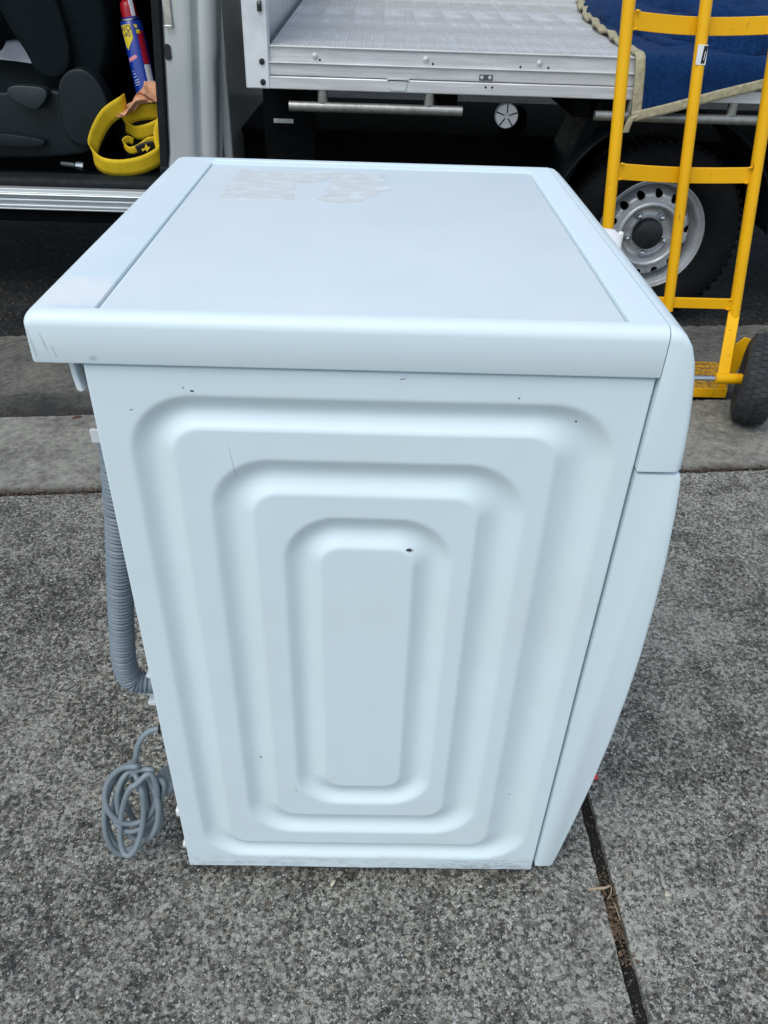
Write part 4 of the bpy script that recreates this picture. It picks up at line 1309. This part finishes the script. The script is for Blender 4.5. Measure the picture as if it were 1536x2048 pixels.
# ------------------------------------------------------------------ litter
M_twig = plain('dry_twig', (.36, .29, .19), .9, var=.2, bump=.2)
M_leaf = plain('pale_dry_leaf', (.50, .47, .36), .85, var=.15, bump=.2)
M_litter = plain('brown_leaf_litter', (.105, .072, .044), .95, var=.85, scale=110, bump=.4)
tw = MB().tube(catmull([(.5755, -.0170, .0025), (.588, -.0155, .0035), (.601, -.0140, .003), (.6095, -.0105, .003)], 5), .0015, 7, rfun=lambda i: .0009 + .0012 * math.sin(PI * min(1, (i + 1) / 16))).build('twig', M_twig)
tag(tw, 'short pale twig lying across the dark joint in the driveway', 'twig')
tw = MB().tube(catmull([(.6010, -.030, .002), (.6075, -.022, .003), (.6105, -.012, .002)], 5), .0008, 6).build('twig', M_twig)
tag(tw, 'thin pale twig in the joint just below the thicker twig', 'twig')
tw = MB().tube(catmull([(.6120, -.060, .001), (.6100, -.045, .003), (.6090, -.034, .001)], 5), .0007, 6).build('twig', M_twig)
tag(tw, 'fine straw standing along the joint amid brown leaf litter', 'twig')
def leaf(name, x, y, w, l, a, label, mat):
    pts = []
    for i in range(7):
        t = i / 6
        ww = w * math.sin(PI * (t * .86 + .10)) ** .8
        row = []
        for s in (-1, 0, 1):
            px, py = (t - .5) * l, s * ww * .5
            row.append((x + px * math.cos(a) - py * math.sin(a), y + px * math.sin(a) + py * math.cos(a), .0022 + (.0018 if s else .0006) + .001 * math.sin(4 * t)))
        pts.append(row)
    o = MB()
    o.quad_grid(pts)
    return tag(o.build(name, mat, None, smooth=60, solid=.0006), label, 'leaf')
leaf('dry_leaf', .2065, -.0125, .0055, .0120, 1.1, 'small pale dry leaf on the ground in front of the machine side', M_leaf)
leaf('dry_leaf', .690, -.022, .0085, .0100, .6, 'pale leaf fleck on the right slab level with the twig', M_leaf)
leaf('dry_leaf', -.585, 1.330, .016, .030, .4, 'reddish dead leaf lying by the gutter edge left of the machine', plain('red_dead_leaf', (.10, .045, .028), .9, var=.3))
leaf('dry_leaf', .420, -.0150, .0045, .0060, .2, 'cream leaf crumb below the machine bottom right corner', M_leaf)

def litter(name, n, gen, smin, smax, mat, label, cat):
    o = MB()
    for k in range(n):
        x, y, z = gen()
        s = random.uniform(smin, smax)
        ax = Vector((random.gauss(0, 1), random.gauss(0, 1), random.gauss(0, .4))).normalized() * s
        bx = ax.cross(Vector((random.gauss(0, .3), random.gauss(0, .3), 1))).normalized() * s * random.uniform(.25, .7)
        up = Vector((0, 0, s * random.uniform(.2, .5)))
        p = Vector((x, y, z))
        b = len(o.v)
        o.v += [p - ax, p + bx, p + ax, p - bx, p + up]
        o.f += [(b, b + 1, b + 4), (b + 1, b + 2, b + 4), (b + 2, b + 3, b + 4), (b + 3, b, b + 4)]
    ob_ = o.build(name, mat, None, smooth=0, fix=False)
    ob_['kind'] = 'stuff'
    ob_['label'] = label
    ob_['category'] = cat
    return ob_
def g1():
    y = random.gauss(-.055, .030)
    return (jx(y) + random.gauss(-.002, .007), y, random.uniform(-.005, .001))
litter('leaf_litter', 420, g1, .0012, .0042, M_litter, 'brown leaf litter packed in the driveway joint', 'leaf litter')
def g2():
    y = random.uniform(-.3, .95)
    return (jx(y) + random.gauss(0, .005), y, random.uniform(-.009, -.004))
litter('leaf_litter', 500, g2, .0010, .0030, plain('grey_grit', (.10, .095, .085), .95, var=.7, scale=120), 'grey grit lying in the driveway joint', 'grit')
def g3():
    x = random.uniform(-1.3, 2.3)
    return (x, kerb(V0 + .010 + random.gauss(0, .010), x), random.uniform(-.004, .001))
litter('leaf_litter', 2600, g3, .0015, .0050, M_litter, 'brown debris along the joint beside the kerb concrete', 'leaf litter')
def g4():
    x = random.uniform(-1.4, 2.5)
    return (x, kerb(1.462 + abs(random.gauss(0, .022)), x), -.0285)
litter('leaf_litter', 700, g4, .0015, .0060, plain('gutter_debris', (.09, .075, .058), .95, var=.8, scale=60), 'dead leaves and grit along the gutter edge', 'leaf litter')

# proud stones weathered out of the cement, too many to count
def stones(name, n, mat, label, seed, rmin, rmax):
    rnd = random.Random(seed)
    o = MB()
    ic = [(0, 0, 1)] + [(math.cos(2 * PI * k / 5) * .9, math.sin(2 * PI * k / 5) * .9, .35) for k in range(5)] + [(math.cos(2 * PI * (k + .5) / 5), math.sin(2 * PI * (k + .5) / 5), -.6) for k in range(5)]
    fc_ = [(0, 1 + k, 1 + (k + 1) % 5) for k in range(5)] + [(1 + k, 6 + k, 1 + (k + 1) % 5) for k in range(5)] + [(1 + (k + 1) % 5, 6 + k, 6 + (k + 1) % 5) for k in range(5)]
    done = 0
    while done < n:
        y = -.26 + 1.25 * rnd.random() ** 1.35
        x = rnd.uniform(-.75, 1.45)
        if abs(x - jx(y)) < .014 or y > kerb(V0, x) - .01 or (-.02 < x < .56 and .01 < y < .6):
            continue
        if mnoise.fractal(Vector((x * 7, y * 7, seed)), 1, 2, 3) < rnd.uniform(-.7, .5):
            continue
        r = rmin + (rmax - rmin) * rnd.random() ** 2.2
        a = rnd.uniform(0, 2 * PI)
        el = rnd.uniform(.55, 1)
        b = len(o.v)
        for px, py, pz in ic:
            k = rnd.uniform(.75, 1.15)
            ux, uy = px * r * k, py * r * el * k
            o.v.append((x + ux * math.cos(a) - uy * math.sin(a), y + ux * math.sin(a) + uy * math.cos(a), pz * r * .42 * k + r * .02))
        o.f += [tuple(b + i for i in f) for f in fc_]
        done += 1
    ob_ = o.build(name, mat, None, smooth=0, fix=False)
    ob_['kind'] = 'stuff'
    ob_['label'] = label
    ob_['category'] = 'stones'
def stone_mat(name, stops):
    n = NT(name)
    return n.set(color=n.ramp(n.noise(230, 2, .5), stops), rough=.7, normal=n.bump(n.noise(900, 2), .2, .0005))
stones('surface_stones', 5200, stone_mat('pale_stone', [(.35, (.20, .195, .17)), (.5, (.33, .325, .29)), (.68, (.50, .49, .45))]), 'pale stones weathered out of the driveway concrete', 11, .0011, .0036)
stones('surface_stones', 4200, stone_mat('dark_stone', [(.35, (.020, .022, .022)), (.5, (.050, .050, .047)), (.68, (.12, .095, .07))]), 'dark stones weathered out of the driveway concrete', 23, .0012, .0040)
